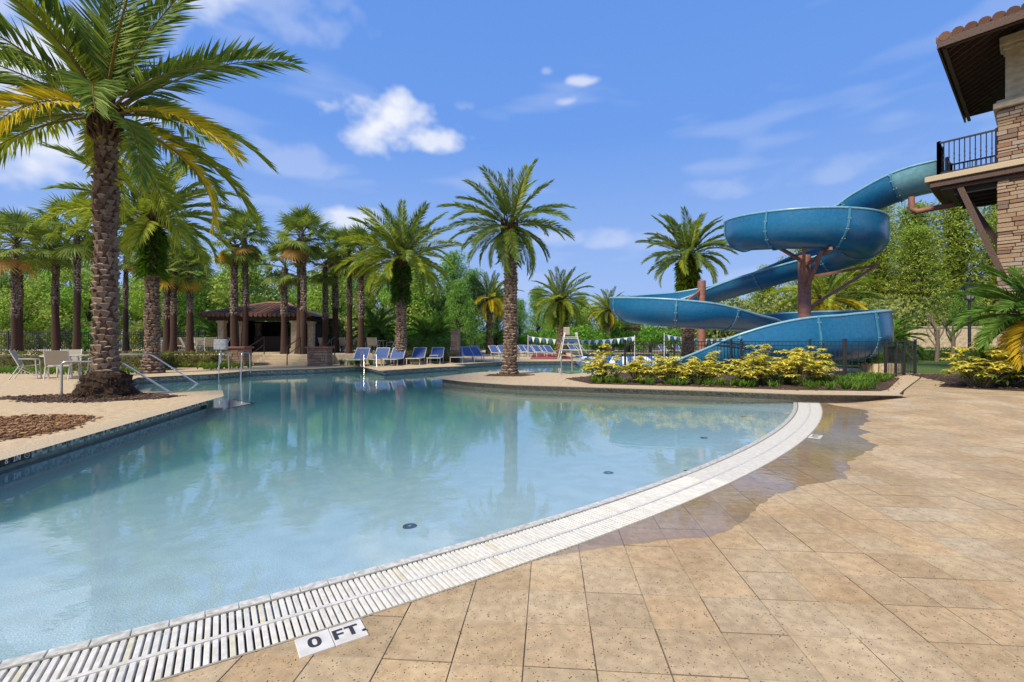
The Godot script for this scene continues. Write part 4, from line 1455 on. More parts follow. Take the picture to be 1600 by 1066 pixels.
# ---- fences, furniture -------------------------------------------------------------------
func iron_fence(pts: Array, h: float, gap: float, post_every: int, label: String, group := "") -> void:
	var o := base("iron_fence", pts[0], label, "fence", group)
	var off: Vector3 = -pts[0]
	var pk := MB.new()
	pk.box(Transform3D(Basis(), Vector3(0, h * 0.5, 0)), Vector3(0.018, h - 0.06, 0.018), W)
	var picket := pk.mesh()
	var pm := MB.new()
	pm.box(Transform3D(Basis(), Vector3(0, h * 0.5 + 0.01, 0)), Vector3(0.075, h + 0.06, 0.075), W, 0.008)
	pm.box(Transform3D(Basis(), Vector3(0, h + 0.05, 0)), Vector3(0.095, 0.025, 0.095), W, 0.008)
	var post := pm.mesh()
	for i in pts.size() - 1:
		var a: Vector3 = pts[i] + off
		var b: Vector3 = pts[i + 1] + off
		var r := MB.new()
		for y in [0.10, h - 0.16, h - 0.02]: r.bar(a + Vector3(0, y, 0), b + Vector3(0, y, 0), 0.032, 0.032, W)
		put("rail", r.mesh(), M.iron, o)
		var n := int(a.distance_to(b) / gap)
		for k in n + 1:
			var p := a.lerp(b, float(k) / n)
			var is_post := k % post_every == 0 or k == n
			if k == 0 and i > 0: continue
			put("post" if is_post else "picket", post if is_post else picket, M.iron, o, Transform3D(Basis(Vector3.UP, atan2(b.x - a.x, b.z - a.z)), p))

func make_lounger() -> Node3D:
	var o := base("sun_lounger", Vector3.ZERO, "blue sling sun lounger on the deck", "sun lounger", "blue sun loungers beyond the pool")
	var f := MB.new()
	for s in [-0.33, 0.33]:
		f.tube([Vector3(s, 0.32, 0.95), Vector3(s, 0.32, -0.35), Vector3(s, 0.84, -0.95)], 0.022, 6, W)
	for z in [0.95, -0.35]: f.tube([Vector3(-0.33, 0.32, z), Vector3(0.33, 0.32, z)], 0.02, 6, W)
	f.tube([Vector3(-0.33, 0.84, -0.95), Vector3(0.33, 0.84, -0.95)], 0.02, 6, W)
	put("frame", f.mesh(), M.white_paint, o)
	for q in [[-0.33, 0.75], [0.33, 0.75], [-0.33, -0.5], [0.33, -0.5]]:
		var l := MB.new()
		l.tube([Vector3(q[0], 0.0, q[1] + 0.06), Vector3(q[0], 0.33, q[1])], 0.02, 6, W)
		put("leg", l.mesh(), M.white_paint, o)
	var s1 := MB.new()
	s1.box(Transform3D(Basis(), Vector3(0, 0.325, 0.30)), Vector3(0.62, 0.014, 1.26), W)
	put("seat_sling", s1.mesh(), M.blue_sling, o)
	var s2 := MB.new()
	s2.bar(Vector3(0, 0.335, -0.36), Vector3(0, 0.825, -0.93), 0.62, 0.014, W)
	put("back_sling", s2.mesh(), M.blue_sling, o)
	return o

func place_copies(proto: Node3D, spots: Array) -> void:       # [x, y, distance, turn in degrees, label]
	var nm := String(proto.name)
	for i in spots.size():
		var q: Array = spots[i]
		var o := proto
		if i > 0:
			o = proto.duplicate()
			o.name = numbered(nm)
			add_child(o, true)
		o.position = Vector3(q[0], q[1], -q[2])
		o.rotation_degrees.y = q[3]
		if q.size() > 4: o.set_meta("label", q[4])

func make_side_table() -> Node3D:
	var o := base("side_table", Vector3.ZERO, "small white side table between the loungers", "side table", "side tables between the loungers")
	var t := MB.new()
	t.box(Transform3D(Basis(), Vector3(0, 0.43, 0)), Vector3(0.46, 0.03, 0.46), W, 0.008)
	put("table_top", t.mesh(), M.white_paint, o)
	for q in [[-1, -1], [1, -1], [-1, 1], [1, 1]]:
		var l := MB.new()
		l.tube([Vector3(q[0] * 0.2, 0, q[1] * 0.2), Vector3(q[0] * 0.19, 0.42, q[1] * 0.19)], 0.016, 6, W)
		put("leg", l.mesh(), M.white_paint, o)
	return o

func make_dining_chair() -> Node3D:
	var o := base("dining_chair", Vector3.ZERO, "white framed sling dining chair", "chair", "white dining chairs")
	for s in [-0.27, 0.27]:
		var f := MB.new()
		f.tube([Vector3(s, 0, 0.26), Vector3(s, 0.62, 0.22), Vector3(s, 0.64, -0.16)], 0.018, 6, W)
		put("arm_frame", f.mesh(), M.white_paint, o)
		var g := MB.new()
		g.tube([Vector3(s, 0, -0.36), Vector3(s, 0.42, -0.14), Vector3(s, 0.92, -0.36)], 0.018, 6, W)
		put("back_frame", g.mesh(), M.white_paint, o)
		var h := MB.new()
		h.tube([Vector3(s, 0.10, 0.25), Vector3(s, 0.36, -0.17)], 0.014, 5, W)
		put("brace", h.mesh(), M.white_paint, o)
	var s1 := MB.new()
	s1.box(Transform3D(Basis(Vector3.RIGHT, -0.08), Vector3(0, 0.42, 0.04)), Vector3(0.52, 0.015, 0.46), W)
	put("seat", s1.mesh(), M.tan_sling, o)
	var s2 := MB.new()
	s2.bar(Vector3(0, 0.46, -0.165), Vector3(0, 0.9, -0.355), 0.52, 0.015, W)
	put("backrest", s2.mesh(), M.tan_sling, o)
	return o

func make_dining_table() -> Node3D:
	var o := base("dining_table", Vector3.ZERO, "round white patio table", "table", "white patio tables")
	var t := MB.new()
	t.tube([Vector3(0, 0.70, 0), Vector3(0, 0.73, 0)], [0.58, 0.60], 28, W)
	put("table_top", t.mesh(), M.white_paint, o)
	for k in 4:
		var a := TAU * k / 4 + 0.4
		var l := MB.new()
		l.tube([Vector3(cos(a) * 0.42, 0, sin(a) * 0.42), Vector3(cos(a) * 0.36, 0.71, sin(a) * 0.36)], 0.02, 6, W)
		put("leg", l.mesh(), M.white_paint, o)
	return o

func rail_tube(called: String, at: Vector3, pts: Array, label: String, group := "") -> void:
	var o := base(called, at, label, "handrail", group)
	for l in pts:
		var p := []
		for k in l.size(): p.append(l[k] - at)
		var c := MB.new()
		var sm := [p[0]]
		for k in range(1, p.size() - 1):                       # rounded bends
			var d0: Vector3 = (p[k - 1] - p[k]).normalized() * 0.10
			var d1: Vector3 = (p[k + 1] - p[k]).normalized() * 0.10
			for t in [0.0, 0.25, 0.5, 0.75, 1.0]: sm.append((p[k] + d0).lerp(p[k], t).lerp(p[k].lerp(p[k] + d1, t), t))
		sm.append(p[-1])
		c.tube(sm, 0.024, 10, W)
		put("rail", c.mesh(), M.steel, o)

func pavilion(at: Vector3) -> void:
	var o := base("pavilion", at, "open pavilion with cream columns and a brown tiled hip roof", "pavilion")
	var w := 5.6
	var dp := 4.6
	var fl := MB.new()
	fl.box(Transform3D(Basis(), Vector3(0, 0.02, -dp * 0.5)), Vector3(w + 0.4, 0.06, dp + 0.3), W)
	put("floor", fl.mesh(), M.coping, o)
	for q in [[-2.25, -0.35], [-1.55, -1.2], [2.0, -0.35], [2.55, -1.3], [-2.25, -dp + 0.3], [2.25, -dp + 0.3]]:
		var c := MB.new()
		c.box(Transform3D(Basis(), Vector3(q[0], 0.95, q[1])), Vector3(0.34, 1.9, 0.34), W, 0.02)
		var col := put("column", c.mesh(), M.cream, o)
		var k := MB.new()
		k.box(Transform3D(Basis(), Vector3(q[0], 1.83, q[1])), Vector3(0.46, 0.14, 0.46), W, 0.02)
		k.box(Transform3D(Basis(), Vector3(q[0], 0.14, q[1])), Vector3(0.44, 0.28, 0.44), W, 0.02)
		put("capital", k.mesh(), M.cream, col)
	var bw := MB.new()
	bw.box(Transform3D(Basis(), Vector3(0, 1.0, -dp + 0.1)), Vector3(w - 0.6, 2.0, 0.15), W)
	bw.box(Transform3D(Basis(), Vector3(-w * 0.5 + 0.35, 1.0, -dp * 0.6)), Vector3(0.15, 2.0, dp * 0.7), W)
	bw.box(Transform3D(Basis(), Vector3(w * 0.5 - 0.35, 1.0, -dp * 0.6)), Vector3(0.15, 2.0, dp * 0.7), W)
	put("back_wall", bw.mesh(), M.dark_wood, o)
	var bar := MB.new()
	bar.box(Transform3D(Basis(), Vector3(0.1, 0.5, -2.6)), Vector3(3.2, 1.0, 0.5), W, 0.02)
	put("bar_counter", bar.mesh(), M.wood, o)
	var bm := MB.new()
	bm.bar(Vector3(-w * 0.5, 1.98, 0.0), Vector3(w * 0.5, 1.98, 0.0), 0.2, 0.2, W)
	bm.bar(Vector3(-w * 0.5, 1.98, 0.0), Vector3(-w * 0.5, 1.98, -dp), 0.2, 0.2, W)
	bm.bar(Vector3(w * 0.5, 1.98, 0.0), Vector3(w * 0.5, 1.98, -dp), 0.2, 0.2, W)
	bm.box(Transform3D(Basis(), Vector3(0, 2.08, -dp * 0.5)), Vector3(w + 0.5, 0.05, dp + 0.5), W)
	put("beam", bm.mesh(), M.dark_wood, o)
	var e := Vector3(-w * 0.5 - 0.4, 2.13, 0.4)
	var r := MB.new()
	var c4 := [e, e + Vector3(w + 0.8, 0, 0), e + Vector3(w + 0.8, 0, -dp - 0.8), e + Vector3(0, 0, -dp - 0.8)]
	var r1 := e + Vector3(2.6, 0.86, -dp * 0.5 - 0.4)
	var r2 := e + Vector3(w + 0.8 - 2.6, 0.86, -dp * 0.5 - 0.4)
	r.quad(c4[0], c4[1], r2, r1, Color(0.2, 0.11, 0.08)); r.tri(c4[1], c4[2], r2, Color(0.2, 0.11, 0.08)); r.quad(c4[2], c4[3], r1, r2, Color(0.2, 0.11, 0.08)); r.tri(c4[3], c4[0], r1, Color(0.2, 0.11, 0.08))
	put("roof", r.mesh(), M.rooftile, o)
	var n := 24
	for k in n:
		var x := (k + 0.5) * (w + 0.8) / n
		var f := clampf(minf(x, w + 0.8 - x) / 2.6, 0, 1)
		var b := MB.new()
		var m := maxi(1, int(7 * f))
		var col := Color(0.26, 0.135, 0.10).lerp(Color(0.38, 0.21, 0.14), rng.randf())
		var run := (dp * 0.5 + 0.4) * f
		for j in m:
			var y0 := 0.86 * f * j / m
			var y1 := 0.86 * f * (j + 1) / m
			b.tube([e + Vector3(x, y0 + 0.05, -run * j / m + 0.06), e + Vector3(x, y1 + 0.02, -run * (j + 1) / m + 0.06)], [0.115, 0.10], 8, col * rng.randf_range(0.8, 1.15))
		put("roof_tile", b.mesh(), M.rooftile, o)
	for s in [-1, 1]:
		var b := MB.new()
		b.tube([e + Vector3(0 if s < 0 else w + 0.8, 0.06, 0), (r1 if s < 0 else r2) + Vector3(0, 0.06, 0)], 0.11, 8, Color(0.48, 0.27, 0.16))
		put("hip_tile", b.mesh(), M.rooftile, o)
	var rd := MB.new()
	rd.tube([r1 + Vector3(0, 0.06, 0), r2 + Vector3(0, 0.06, 0)], 0.11, 8, Color(0.48, 0.27, 0.16))
	put("ridge_tile", rd.mesh(), M.rooftile, o)

func stone_pillar(called: String, at: Vector3, size: Vector3, cap: bool, label: String) -> void:
	var o := base(called, at, label, "pillar")
	var y := 0.0
	while y < size.y - 0.01:
		var h := minf(rng.randf_range(0.10, 0.16), size.y - y)
		var x := -size.x * 0.5
		while x < size.x * 0.5 - 0.02:
			var l := minf(rng.randf_range(0.18, 0.42), size.x * 0.5 - x)
			var b := MB.new()
			b.box(Transform3D(Basis(), Vector3(x + l * 0.5, y + h * 0.5, rng.randf_range(-0.015, 0.015))), Vector3(l - 0.008, h - 0.008, size.z), Color(0.46, 0.29, 0.20).lerp(Color(0.60, 0.47, 0.36), rng.randf()), 0.012)
			put("stone", b.mesh(), M.stone, o)
			x += l
		y += h
	if cap:
		var c := MB.new()
		c.box(Transform3D(Basis(), Vector3(0, size.y + 0.035, 0)), Vector3(size.x + 0.16, 0.09, size.z + 0.16), Color(0.8, 0.6, 0.55), 0.015)
		put("cap", c.mesh(), M.pole, o)

func pennant_line(a: Vector3, b: Vector3, sag: float, n: int, label: String) -> void:
	var o := base("pennant_line", a, label, "pennants", "backstroke pennants over the lap pool")
	var off := -a
	var pts := []
	for k in 25:
		var t := k / 24.0
		pts.append(a.lerp(b, t) - Vector3(0, sag * 4.0 * t * (1.0 - t), 0) + off)
	var r := MB.new()
	r.tube(pts, 0.012, 4, Color(0.7, 0.7, 0.7))
	put("rope", r.mesh(), M.flag, o)
	for e in [a, b]:
		var p := MB.new()
		p.tube([Vector3(e.x, 0.15, e.z) + off, e + Vector3(0, 0.1, 0) + off], 0.03, 8, Color(0.6, 0.6, 0.58))
		put("post", p.mesh(), M.flag, o)
	for k in n:
		var t := (k + 0.5) / n
		var p := a.lerp(b, t) - Vector3(0, sag * 4.0 * t * (1.0 - t), 0) + off
		var dx := (b - a).normalized() * 0.13
		var f := MB.new()
		var col := Color(0.72, 0.74, 0.76) if k % 2 else Color(0.02, 0.13, 0.32)
		var tip := p + Vector3(0, -0.42, 0.05 * sin(k * 2.1))
		var th := Vector3(0, 0, 0.004)
		f.tri(p - dx + th, tip + th, p + dx + th, col); f.tri(p + dx - th, tip - th, p - dx - th, col)
		put("flag", f.mesh(), M.flag, o)

func _ready() -> void:
	# camera, sky, sun, exposure
	var cam := Camera3D.new()
	cam.name = "camera"
	add_child(cam)
	cam.position = Vector3(0, 1.4, 0)
	cam.fov = 72.04
	cam.near = 0.05
	cam.far = 1500.0
	cam.current = true
	var env := Environment.new()
	env.background_mode = Environment.BG_SKY
	var sky := Sky.new()
	var sm := PanoramaSkyMaterial.new()
	sm.panorama = sky_image()
	sm.energy_multiplier = 1.0
	sky.sky_material = sm
	env.sky = sky
	env.background_energy_multiplier = 0.31
	env.tonemap_mode = Environment.TONE_MAPPER_LINEAR
	env.tonemap_exposure = 3.6
	env.sdfgi_enabled = true
	env.ssao_enabled = true
	env.ssil_enabled = true
	env.volumetric_fog_enabled = true
	env.volumetric_fog_density = 0.0
	var we := WorldEnvironment.new()
	we.name = "environment"
	we.environment = env
	add_child(we)
	var sun := DirectionalLight3D.new()
	sun.name = "sun"
	add_child(sun)
	sun.light_energy = 0.5
	sun.light_color = Color(1.0, 0.94, 0.83)
	sun.light_angular_distance = 14.0
	sun.shadow_enabled = true
	sun.rotation_degrees = Vector3(-47, -42, 0)
	rng.seed = 2024
	textures_and_materials()
	# the setting
	build_ground()
	build_pool()
	build_decks()
	build_pavers()
	build_grate()
	build_markers()
	build_puddle()
	# buildings and large structures
	build_tower()
	build_slide()
	pavilion(Vector3(-14.66, 0.70, -27.01))
	# plants
	make_fronds()
	make_trees()
	plant_palms()
	plant_background()
	plant_beds()
	furnish()

func plant_palms() -> void:
	date_palm(Vector3(-8.75, 0.2, -10.1), 6.0, 4.1, 0.175, 38, 1, "tall date palm with a shaggy root ball beside the pool steps", {"ball": 0.50, "ball_h": 0.55, "gold": 0.05, "lime": 0.3, "low": -20.0, "vine": 1.3, "vine_n": 60, "vine_leaf": 0.16, "vine_a": Color(0.30, 0.30, 0.02), "vine_b": Color(0.5, 0.45, 0.04), "around": 9, "row": 0.125})
	date_palm(Vector3(-13.51, 0.20, -17.59), 5.6, 3.3, 0.19, 40, 2, "date palm wrapped in dark fern below its crown, by the steps", {"vine": 1.7, "gold": 0.03, "lime": 0.45, "flare": 0.22, "low": -10.0, "vine_n": 700})
	date_palm(Vector3(-5.77, 0.20, -24.43), 5.4, 3.4, 0.22, 46, 3, "date palm with drooping lime fronds behind the blue loungers", {"vine": 1.9, "gold": 0.0, "lime": 0.6, "low": -24.0, "flare": 0.2, "vine_n": 480, "vine_a": Color(0.03, 0.09, 0.015), "vine_b": Color(0.10, 0.2, 0.03)})
	date_palm(Vector3(-0.09, 0.20, -16.92), 5.2, 2.35, 0.185, 42, 4, "upright date palm with a patterned trunk on the island tip", {"vine": 0.9, "vine_n": 70, "gold": 0.0, "lime": 0.05, "flare": 0.14, "low": -40.0, "light": Color(0.46, 0.36, 0.25)})
	date_palm(Vector3(-2.05, 0.20, -42.91), 4.9, 2.9, 0.26, 44, 5, "date palm with a skirt of yellow fronds by the far loungers", {"gold": 0.35, "lime": 0.35})
	date_palm(Vector3(3.32, 0.20, -31.99), 3.9, 2.45, 0.25, 46, 6, "round headed date palm beside the lifeguard chair", {"vine": 1.3, "vine_n": 300, "gold": 0.02, "lime": 0.5, "low": -48.0})
	date_palm(Vector3(9.79, 0.20, -47.55), 4.2, 2.7, 0.26, 44, 7, "date palm with yellowing lower fronds behind the pennants", {"vine": 1.5, "vine_n": 200, "gold": 0.12, "lime": 0.7, "low": -45.0})
	date_palm(Vector3(10.5, 0.2, -28.0), 6.2, 3.0, 0.30, 46, 8, "date palm rising behind the slide with a vine covered trunk", {"vine": 2.0, "vine_n": 650, "vine_leaf": 0.4, "gold": 0.0, "lime": 0.2, "low": -16.0, "vine_a": Color(0.09, 0.17, 0.015), "vine_b": Color(0.30, 0.36, 0.03)})
	date_palm(Vector3(21.0, 0.2, -31.5), 3.9, 3.3, 0.26, 36, 9, "date palm with bright yellow fronds half hidden behind the slide", {"gold": 0.5, "lime": 0.8, "low": -50.0})
	# fan palms on the terrace: x, distance, trunk height, crown size
	var list := [[-25.6, 24.2, 6.4, 1.35], [-28.0, 26.6, 6.9, 1.35], [-26.6, 27.4, 7.0, 1.3], [-23.2, 25.0, 7.4, 1.4], [-22.6, 26.2, 7.6, 1.3], [-18.8, 25.6, 5.5, 1.05], [-18.2, 25.2, 5.3, 1.1], [-17.5, 25.5, 5.0, 1.0],
		[-14.75, 25.0, 6.5, 1.1], [-14.4, 25.2, 7.0, 1.15], [-12.3, 25.4, 5.2, 1.05], [-11.6, 25.6, 6.9, 1.1], [-11.15, 25.0, 7.1, 1.2], [-11.0, 27.6, 5.6, 1.0], [-10.6, 28.2, 6.8, 1.05], [-9.1, 26.2, 6.1, 1.1], [-8.3, 25.8, 6.2, 1.15], [-33.0, 29.0, 5.6, 1.1], [-25.5, 31.0, 7.0, 1.1]]
	var labels := ["fan palm with shaggy trunk behind the clipped hedge on the terrace", "fan palm farther back behind the clipped hedge", "slim fan palm standing before the iron fence", "thick fan palm beside the big date palm", "fan palm half hidden behind the big date palm trunk", "fan palm of the close trio between the date palm and the pavilion", "fan palm of the close trio between the date palm and the pavilion", "fan palm of the close trio between the date palm and the pavilion", "fan palm of the close pair in front of the pavilion", "fan palm of the close pair in front of the pavilion", "shortest fan palm of the trio in front of the pavilion", "middle fan palm of the trio in front of the pavilion", "tallest fan palm of the trio in front of the pavilion", "slender fan palm with dark trunk beyond the pavilion trio", "slender pale fan palm beyond the pavilion trio", "fan palm in front of the square hedge", "fan palm beside the lime frond date palm", "fan palm far back by the terrace fence", "tall fan palm beyond the terrace fence"]
	for k in list.size():
		var q: Array = list[k]
		fan_palm(Vector3(q[0], 0.7, -q[1]), q[2] * 0.9, 0.125 + 0.015 * (k % 3), q[3] * 0.92, 22, 40 + k, labels[k], 0.36 + 0.05 * (k % 4))
	pygmy_palm(Vector3(13.1, 0.2, -11.7), 1.75, 1.75, 46, 71, "feathery pygmy date palm with yellow lower fronds against the stone tower", 0.45)
	pygmy_palm(Vector3(-5.46, 0.20, -30.33), 1.4, 1.8, 34, 72, "pygmy date palm behind the row of loungers", 0.0, "pygmy palms in the planting beds")
	pygmy_palm(Vector3(-4.97, 0.20, -31.41), 1.6, 1.8, 34, 73, "pygmy date palm behind the row of loungers", 0.0, "pygmy palms in the planting beds")
	pygmy_palm(Vector3(23.5, 0.2, -29.5), 1.1, 2.0, 34, 74, "pygmy date palm behind the iron fence near the lawn", 0.0, "pygmy palms in the planting beds")
	pygmy_palm(Vector3(21.6, 0.2, -27.0), 0.9, 1.8, 34, 75, "pygmy date palm behind the iron fence near the lawn", 0.0, "pygmy palms in the planting beds")
	pygmy_palm(Vector3(-8.5, 0.7, -29.5), 1.2, 2.0, 34, 76, "pygmy date palm beside the pavilion", 0.0, "pygmy palms in the planting beds")
	pygmy_palm(Vector3(-19.8, 0.7, -31.5), 1.0, 2.0, 34, 77, "pygmy date palm beside the pavilion", 0.0, "pygmy palms in the planting beds")

func plant_background() -> void:
	var r := RandomNumberGenerator.new()
	r.seed = 90
	for k in 26:                                    # woods on the left
		var x := -62.0 + k * 2.25 + r.randf_range(-0.8, 0.8)
		var d := 39.0 + 5.0 * (k % 3) + r.randf_range(-1.5, 1.5)
		var s := r.randf_range(0.95, 1.2) * (1.0 if x < -14 else 0.8)
		tree("broad_tree", "broad%d" % (k % 4), Vector3(x, 0.12, -d), Vector3(s, s * r.randf_range(0.9, 1.1), s), r.randf() * TAU, "bushy green tree in the wood behind the terrace", "tree", "trees of the wood behind the terrace")
	for q in [[-7.6, 40.0, 1.0], [-5.2, 41.0, 1.1], [-3.6, 43, 0.95], [-9.8, 44, 1.05], [-26.0, 36.0, 1.0], [-1.5, 47, 0.8], [0.8, 50, 0.7], [4.5, 52, 0.72], [3.0, 54, 0.9], [8.0, 54, 0.8], [11.5, 54, 0.75], [14.0, 56, 0.8], [-4.2, 37.5, 0.75]]:
		tree("pine_tree", "pine%d" % (r.randi() % 3), Vector3(q[0], 0.12, -q[1]), Vector3.ONE * q[2], r.randf() * TAU, "young pine tree beyond the loungers", "tree", "pine trees beyond the pool")
	for q in [[6.2, 52, 0.85], [9.6, 51, 0.7], [13.0, 52, 0.7], [16.5, 51, 0.75], [20.0, 50, 0.8], [24, 47, 0.85], [27.5, 44, 0.8]]:
		tree("broad_tree", "broad%d" % (r.randi() % 4), Vector3(q[0], 0.12, -q[1]), Vector3.ONE * q[2], r.randf() * TAU, "dense green tree behind the slide and the pergola", "tree", "trees behind the slide")
	for q in [[27.0, 41, 0.85], [30.5, 40, 0.98], [33.5, 39, 1.05], [36.5, 38.5, 1.1], [39.5, 37.5, 1.12], [43, 37, 1.15], [29.0, 46, 1.05], [35, 45, 1.2], [47, 40, 1.2], [24.5, 45, 0.7], [32.0, 37.0, 0.85], [38.0, 35.5, 0.95], [28.0, 38.5, 0.72], [42, 34, 1.0]]:
		tree("cypress_tree", "cypress%d" % (r.randi() % 3), Vector3(q[0], 0.12, -q[1]), Vector3(q[2], q[2], q[2]), r.randf() * TAU, "tall feathery cypress tree behind the lawn", "tree", "cypress trees behind the lawn")
	for q in [[32.0, 33.0, 0.62], [36, 32.5, 0.6]]:
		tree("pine_tree", "pine%d" % (r.randi() % 3), Vector3(q[0], 0.12, -q[1]), Vector3.ONE * q[2], r.randf() * TAU, "bright green young pine in front of the cypresses", "tree", "young pines in front of the cypresses")
	for k in 22:                                    # high shrubs along the right edge and behind the loungers
		var x := 16.5 + k * 1.05
		var s := r.randf_range(1.9, 2.9)
		tree("tall_shrub", "shrub1", Vector3(x, 0.12, -36.5 - r.randf_range(0, 3.0) + 0.1 * k), Vector3(s, s * 1.25, s), r.randf() * TAU, "tall loose shrub in the border behind the slide", "shrub", "tall shrubs behind the slide")
	for k in 15:
		var x := -5.2 + k * 1.75
		var s := r.randf_range(1.25, 1.7)
		tree("round_shrub", "shrub0", Vector3(x, 0.19, -47.5 - r.randf_range(0, 1.6)), Vector3(s, s * 1.2, s), r.randf() * TAU, "round clipped green shrub behind the far loungers", "shrub", "round shrubs behind the far loungers")
	for k in 16:
		var x := -44.0 + k * 2.5
		var s := r.randf_range(1.0, 1.7)
		tree("low_shrub", "shrub%d" % (k % 3), Vector3(x, 0.68, -31.0 - r.randf_range(0, 3.0)), Vector3(s, s, s), r.randf() * TAU, "low leafy shrub beyond the iron fence on the terrace", "shrub", "low shrubs beyond the terrace fence")
	for q in [[17.8, 24.5, 1.0], [16.0, 21.5, 0.8], [19.4, 26.5, 0.9]]:
		tree("round_shrub", "shrub2", Vector3(q[0], 0.19, -q[1]), Vector3.ONE * q[2], r.randf() * TAU, "dark green round shrub behind the gate of the iron fence", "shrub", "round shrubs by the fence gate")

func plant_beds() -> void:
	# mulch
	mulch("palm_mulch", arr2([[-10.9, 9.9], [-9.6, 9.25], [-8.3, 9.15], [-7.4, 9.7], [-7.2, 10.15], [-8.2, 10.6], [-9.8, 10.5]]), 0.215, 1500, Color(0.150, 0.090, 0.060), Color(0.390, 0.255, 0.165), "brown bark mulch around the foot of the big palm", 1)
	mulch("chip_bed", arr2([[-8.2, 5.6], [-6.1, 5.7], [-6.05, 6.4], [-6.6, 7.4], [-7.4, 7.5], [-9.0, 6.8]]), 0.215, 2600, Color(0.360, 0.180, 0.075), Color(0.780, 0.480, 0.225), "orange wood chip bed at the edge of the deck", 2)
	mulch("island_mulch", arr2([[1.7, 14.9], [2.2, 13.1], [4.8, 12.3], [6.7, 11.5], [8.8, 11.2], [9.3, 11.6], [12.4, 15.0], [12.8, 16.6], [8.0, 18.5], [4.6, 18.0]]), 0.212, 2500, Color(0.180, 0.105, 0.068), Color(0.450, 0.285, 0.165), "brown bark mulch under the yellow shrubs on the island", 3)
	mulch("tower_mulch", arr2([[11.2, 12.3], [11.6, 11.6], [12.8, 10.7], [14.5, 9.6], [19, 9.0], [19, 17], [14.2, 16.8], [12.6, 13.6]]), 0.215, 3500, Color(0.128, 0.075, 0.057), Color(0.330, 0.210, 0.150), "dark bark mulch bed at the foot of the tower", 4)
	mulch("palm_mulch", arr2([[-0.9, 16.0], [0.3, 15.9], [0.8, 16.5], [0.2, 17.1], [-0.8, 17.0]]), 0.208, 300, Color(0.180, 0.105, 0.068), Color(0.450, 0.285, 0.165), "brown bark mulch ring around the island palm", 5)
	# yellow shrubs on the island and by the tower
	var ys := [[2.75, 13.7, 1.15, "slender yellow shrub at the end of the bed near the island palm"], [3.6, 13.4, 0.85, ""], [4.35, 13.2, 0.95, ""], [5.1, 12.9, 0.85, ""], [5.65, 13.6, 1.0, ""], [6.25, 12.5, 1.0, ""], [6.95, 12.9, 1.3, "largest bright yellow shrub in front of the slide and its fence"], [7.7, 12.6, 1.1, ""], [8.35, 13.2, 1.25, "broad yellow shrub before the cream footing of the slide"]]
	for k in ys.size():
		yellow_shrub(Vector3(ys[k][0], 0.2, -ys[k][1]), ys[k][2] * 0.86, 700 + k, ys[k][3] if ys[k][3] else "yellow variegated shrub in the island bed before the iron fence")
	yellow_shrub(Vector3(12.0, 0.2, -12.0), 1.25, 720, "yellow variegated shrub under the pygmy palm by the tower")
	yellow_shrub(Vector3(14.2, 0.2, -12.6), 1.0, 721, "yellow green shrub beside the green utility box")
	for q in [[12.9, 12.6, 0.75], [13.6, 12.3, 0.65]]:
		tree("low_shrub", "shrub2", Vector3(q[0], 0.19, -q[1]), Vector3.ONE * q[2], 1.0, "dark green low shrub at the foot of the tower", "shrub", "low shrubs at the foot of the tower")
	var ga := Color(0.07, 0.17, 0.02)
	var gb := Color(0.19, 0.32, 0.05)
	grass_bed("border_grass", [[7.4, 11.9, 9.0, 11.5, 0.8, 0.2], [6.8, 13.9, 9.6, 13.0, 1.2, 0.2], [4.4, 12.75, 6.8, 12.0, 0.5, 0.2], [2.2, 13.5, 4.4, 12.8, 0.6, 0.2], [9.0, 12.4, 11.8, 15.2, 0.9, 0.2]], 26.0, 0.30, ga, gb, "tufts of bright green border grass under the yellow shrubs", 31)
	grass_bed("border_grass", [[-19.5, 17.6, -13.6, 17.0, 1.2, 0.2], [-24.0, 17.6, -19.0, 17.4, 1.6, 0.2]], 16.0, 0.34, ga, gb, "green border grass in front of the long clipped hedge", 32)
	grass_bed("border_grass", [[-16.6, 21.4, -13.3, 22.0, 1.6, 0.2], [-13.0, 19.4, -11.9, 21.0, 1.2, 0.2], [-9.2, 22.9, -6.8, 23.6, 0.8, 0.2]], 18.0, 0.42, Color(0.09, 0.19, 0.02), Color(0.24, 0.36, 0.05), "bright green ferny grass beside the terrace steps", 33)
	hedge(Vector3(-21.0, 0.2, -19.3), Vector3(13.5, 0.72, 1.1), 0.03, 5200, 0.09, Color(0.075, 0.098, 0.030), Color(0.255, 0.255, 0.090), 41, "long clipped hedge with brownish top below the terrace")
	hedge(Vector3(-15.3, 0.2, -21.6), Vector3(3.6, 0.66, 1.0), 0.0, 1800, 0.09, Color(0.090, 0.105, 0.030), Color(0.285, 0.285, 0.090), 42, "short clipped hedge beside the stone pillar of the steps")
	hedge(Vector3(-5.4, 0.2, -26.2), Vector3(4.6, 0.62, 0.8), 0.12, 2200, 0.09, Color(0.090, 0.098, 0.038), Color(0.300, 0.270, 0.105), 43, "low brownish hedge behind the nearest loungers")
	hedge(Vector3(-6.0, 0.7, -29.5), Vector3(6.2, 0.85, 0.8), 0.0, 2600, 0.10, Color(0.075, 0.180, 0.030), Color(0.240, 0.420, 0.075), 44, "square clipped green hedge behind the fan palms")
	hedge(Vector3(26.5, 0.19, -29.6), Vector3(10.5, 0.75, 1.0), 0.0, 3600, 0.09, Color(0.068, 0.150, 0.030), Color(0.210, 0.360, 0.075), 45, "clipped green hedge along the foot of the cream wall")
	hedge(Vector3(20.6, 0.19, -27.6), Vector3(3.2, 0.75, 0.9), 0.0, 1400, 0.09, Color(0.068, 0.150, 0.030), Color(0.210, 0.360, 0.075), 46, "short clipped green hedge at the edge of the lawn")
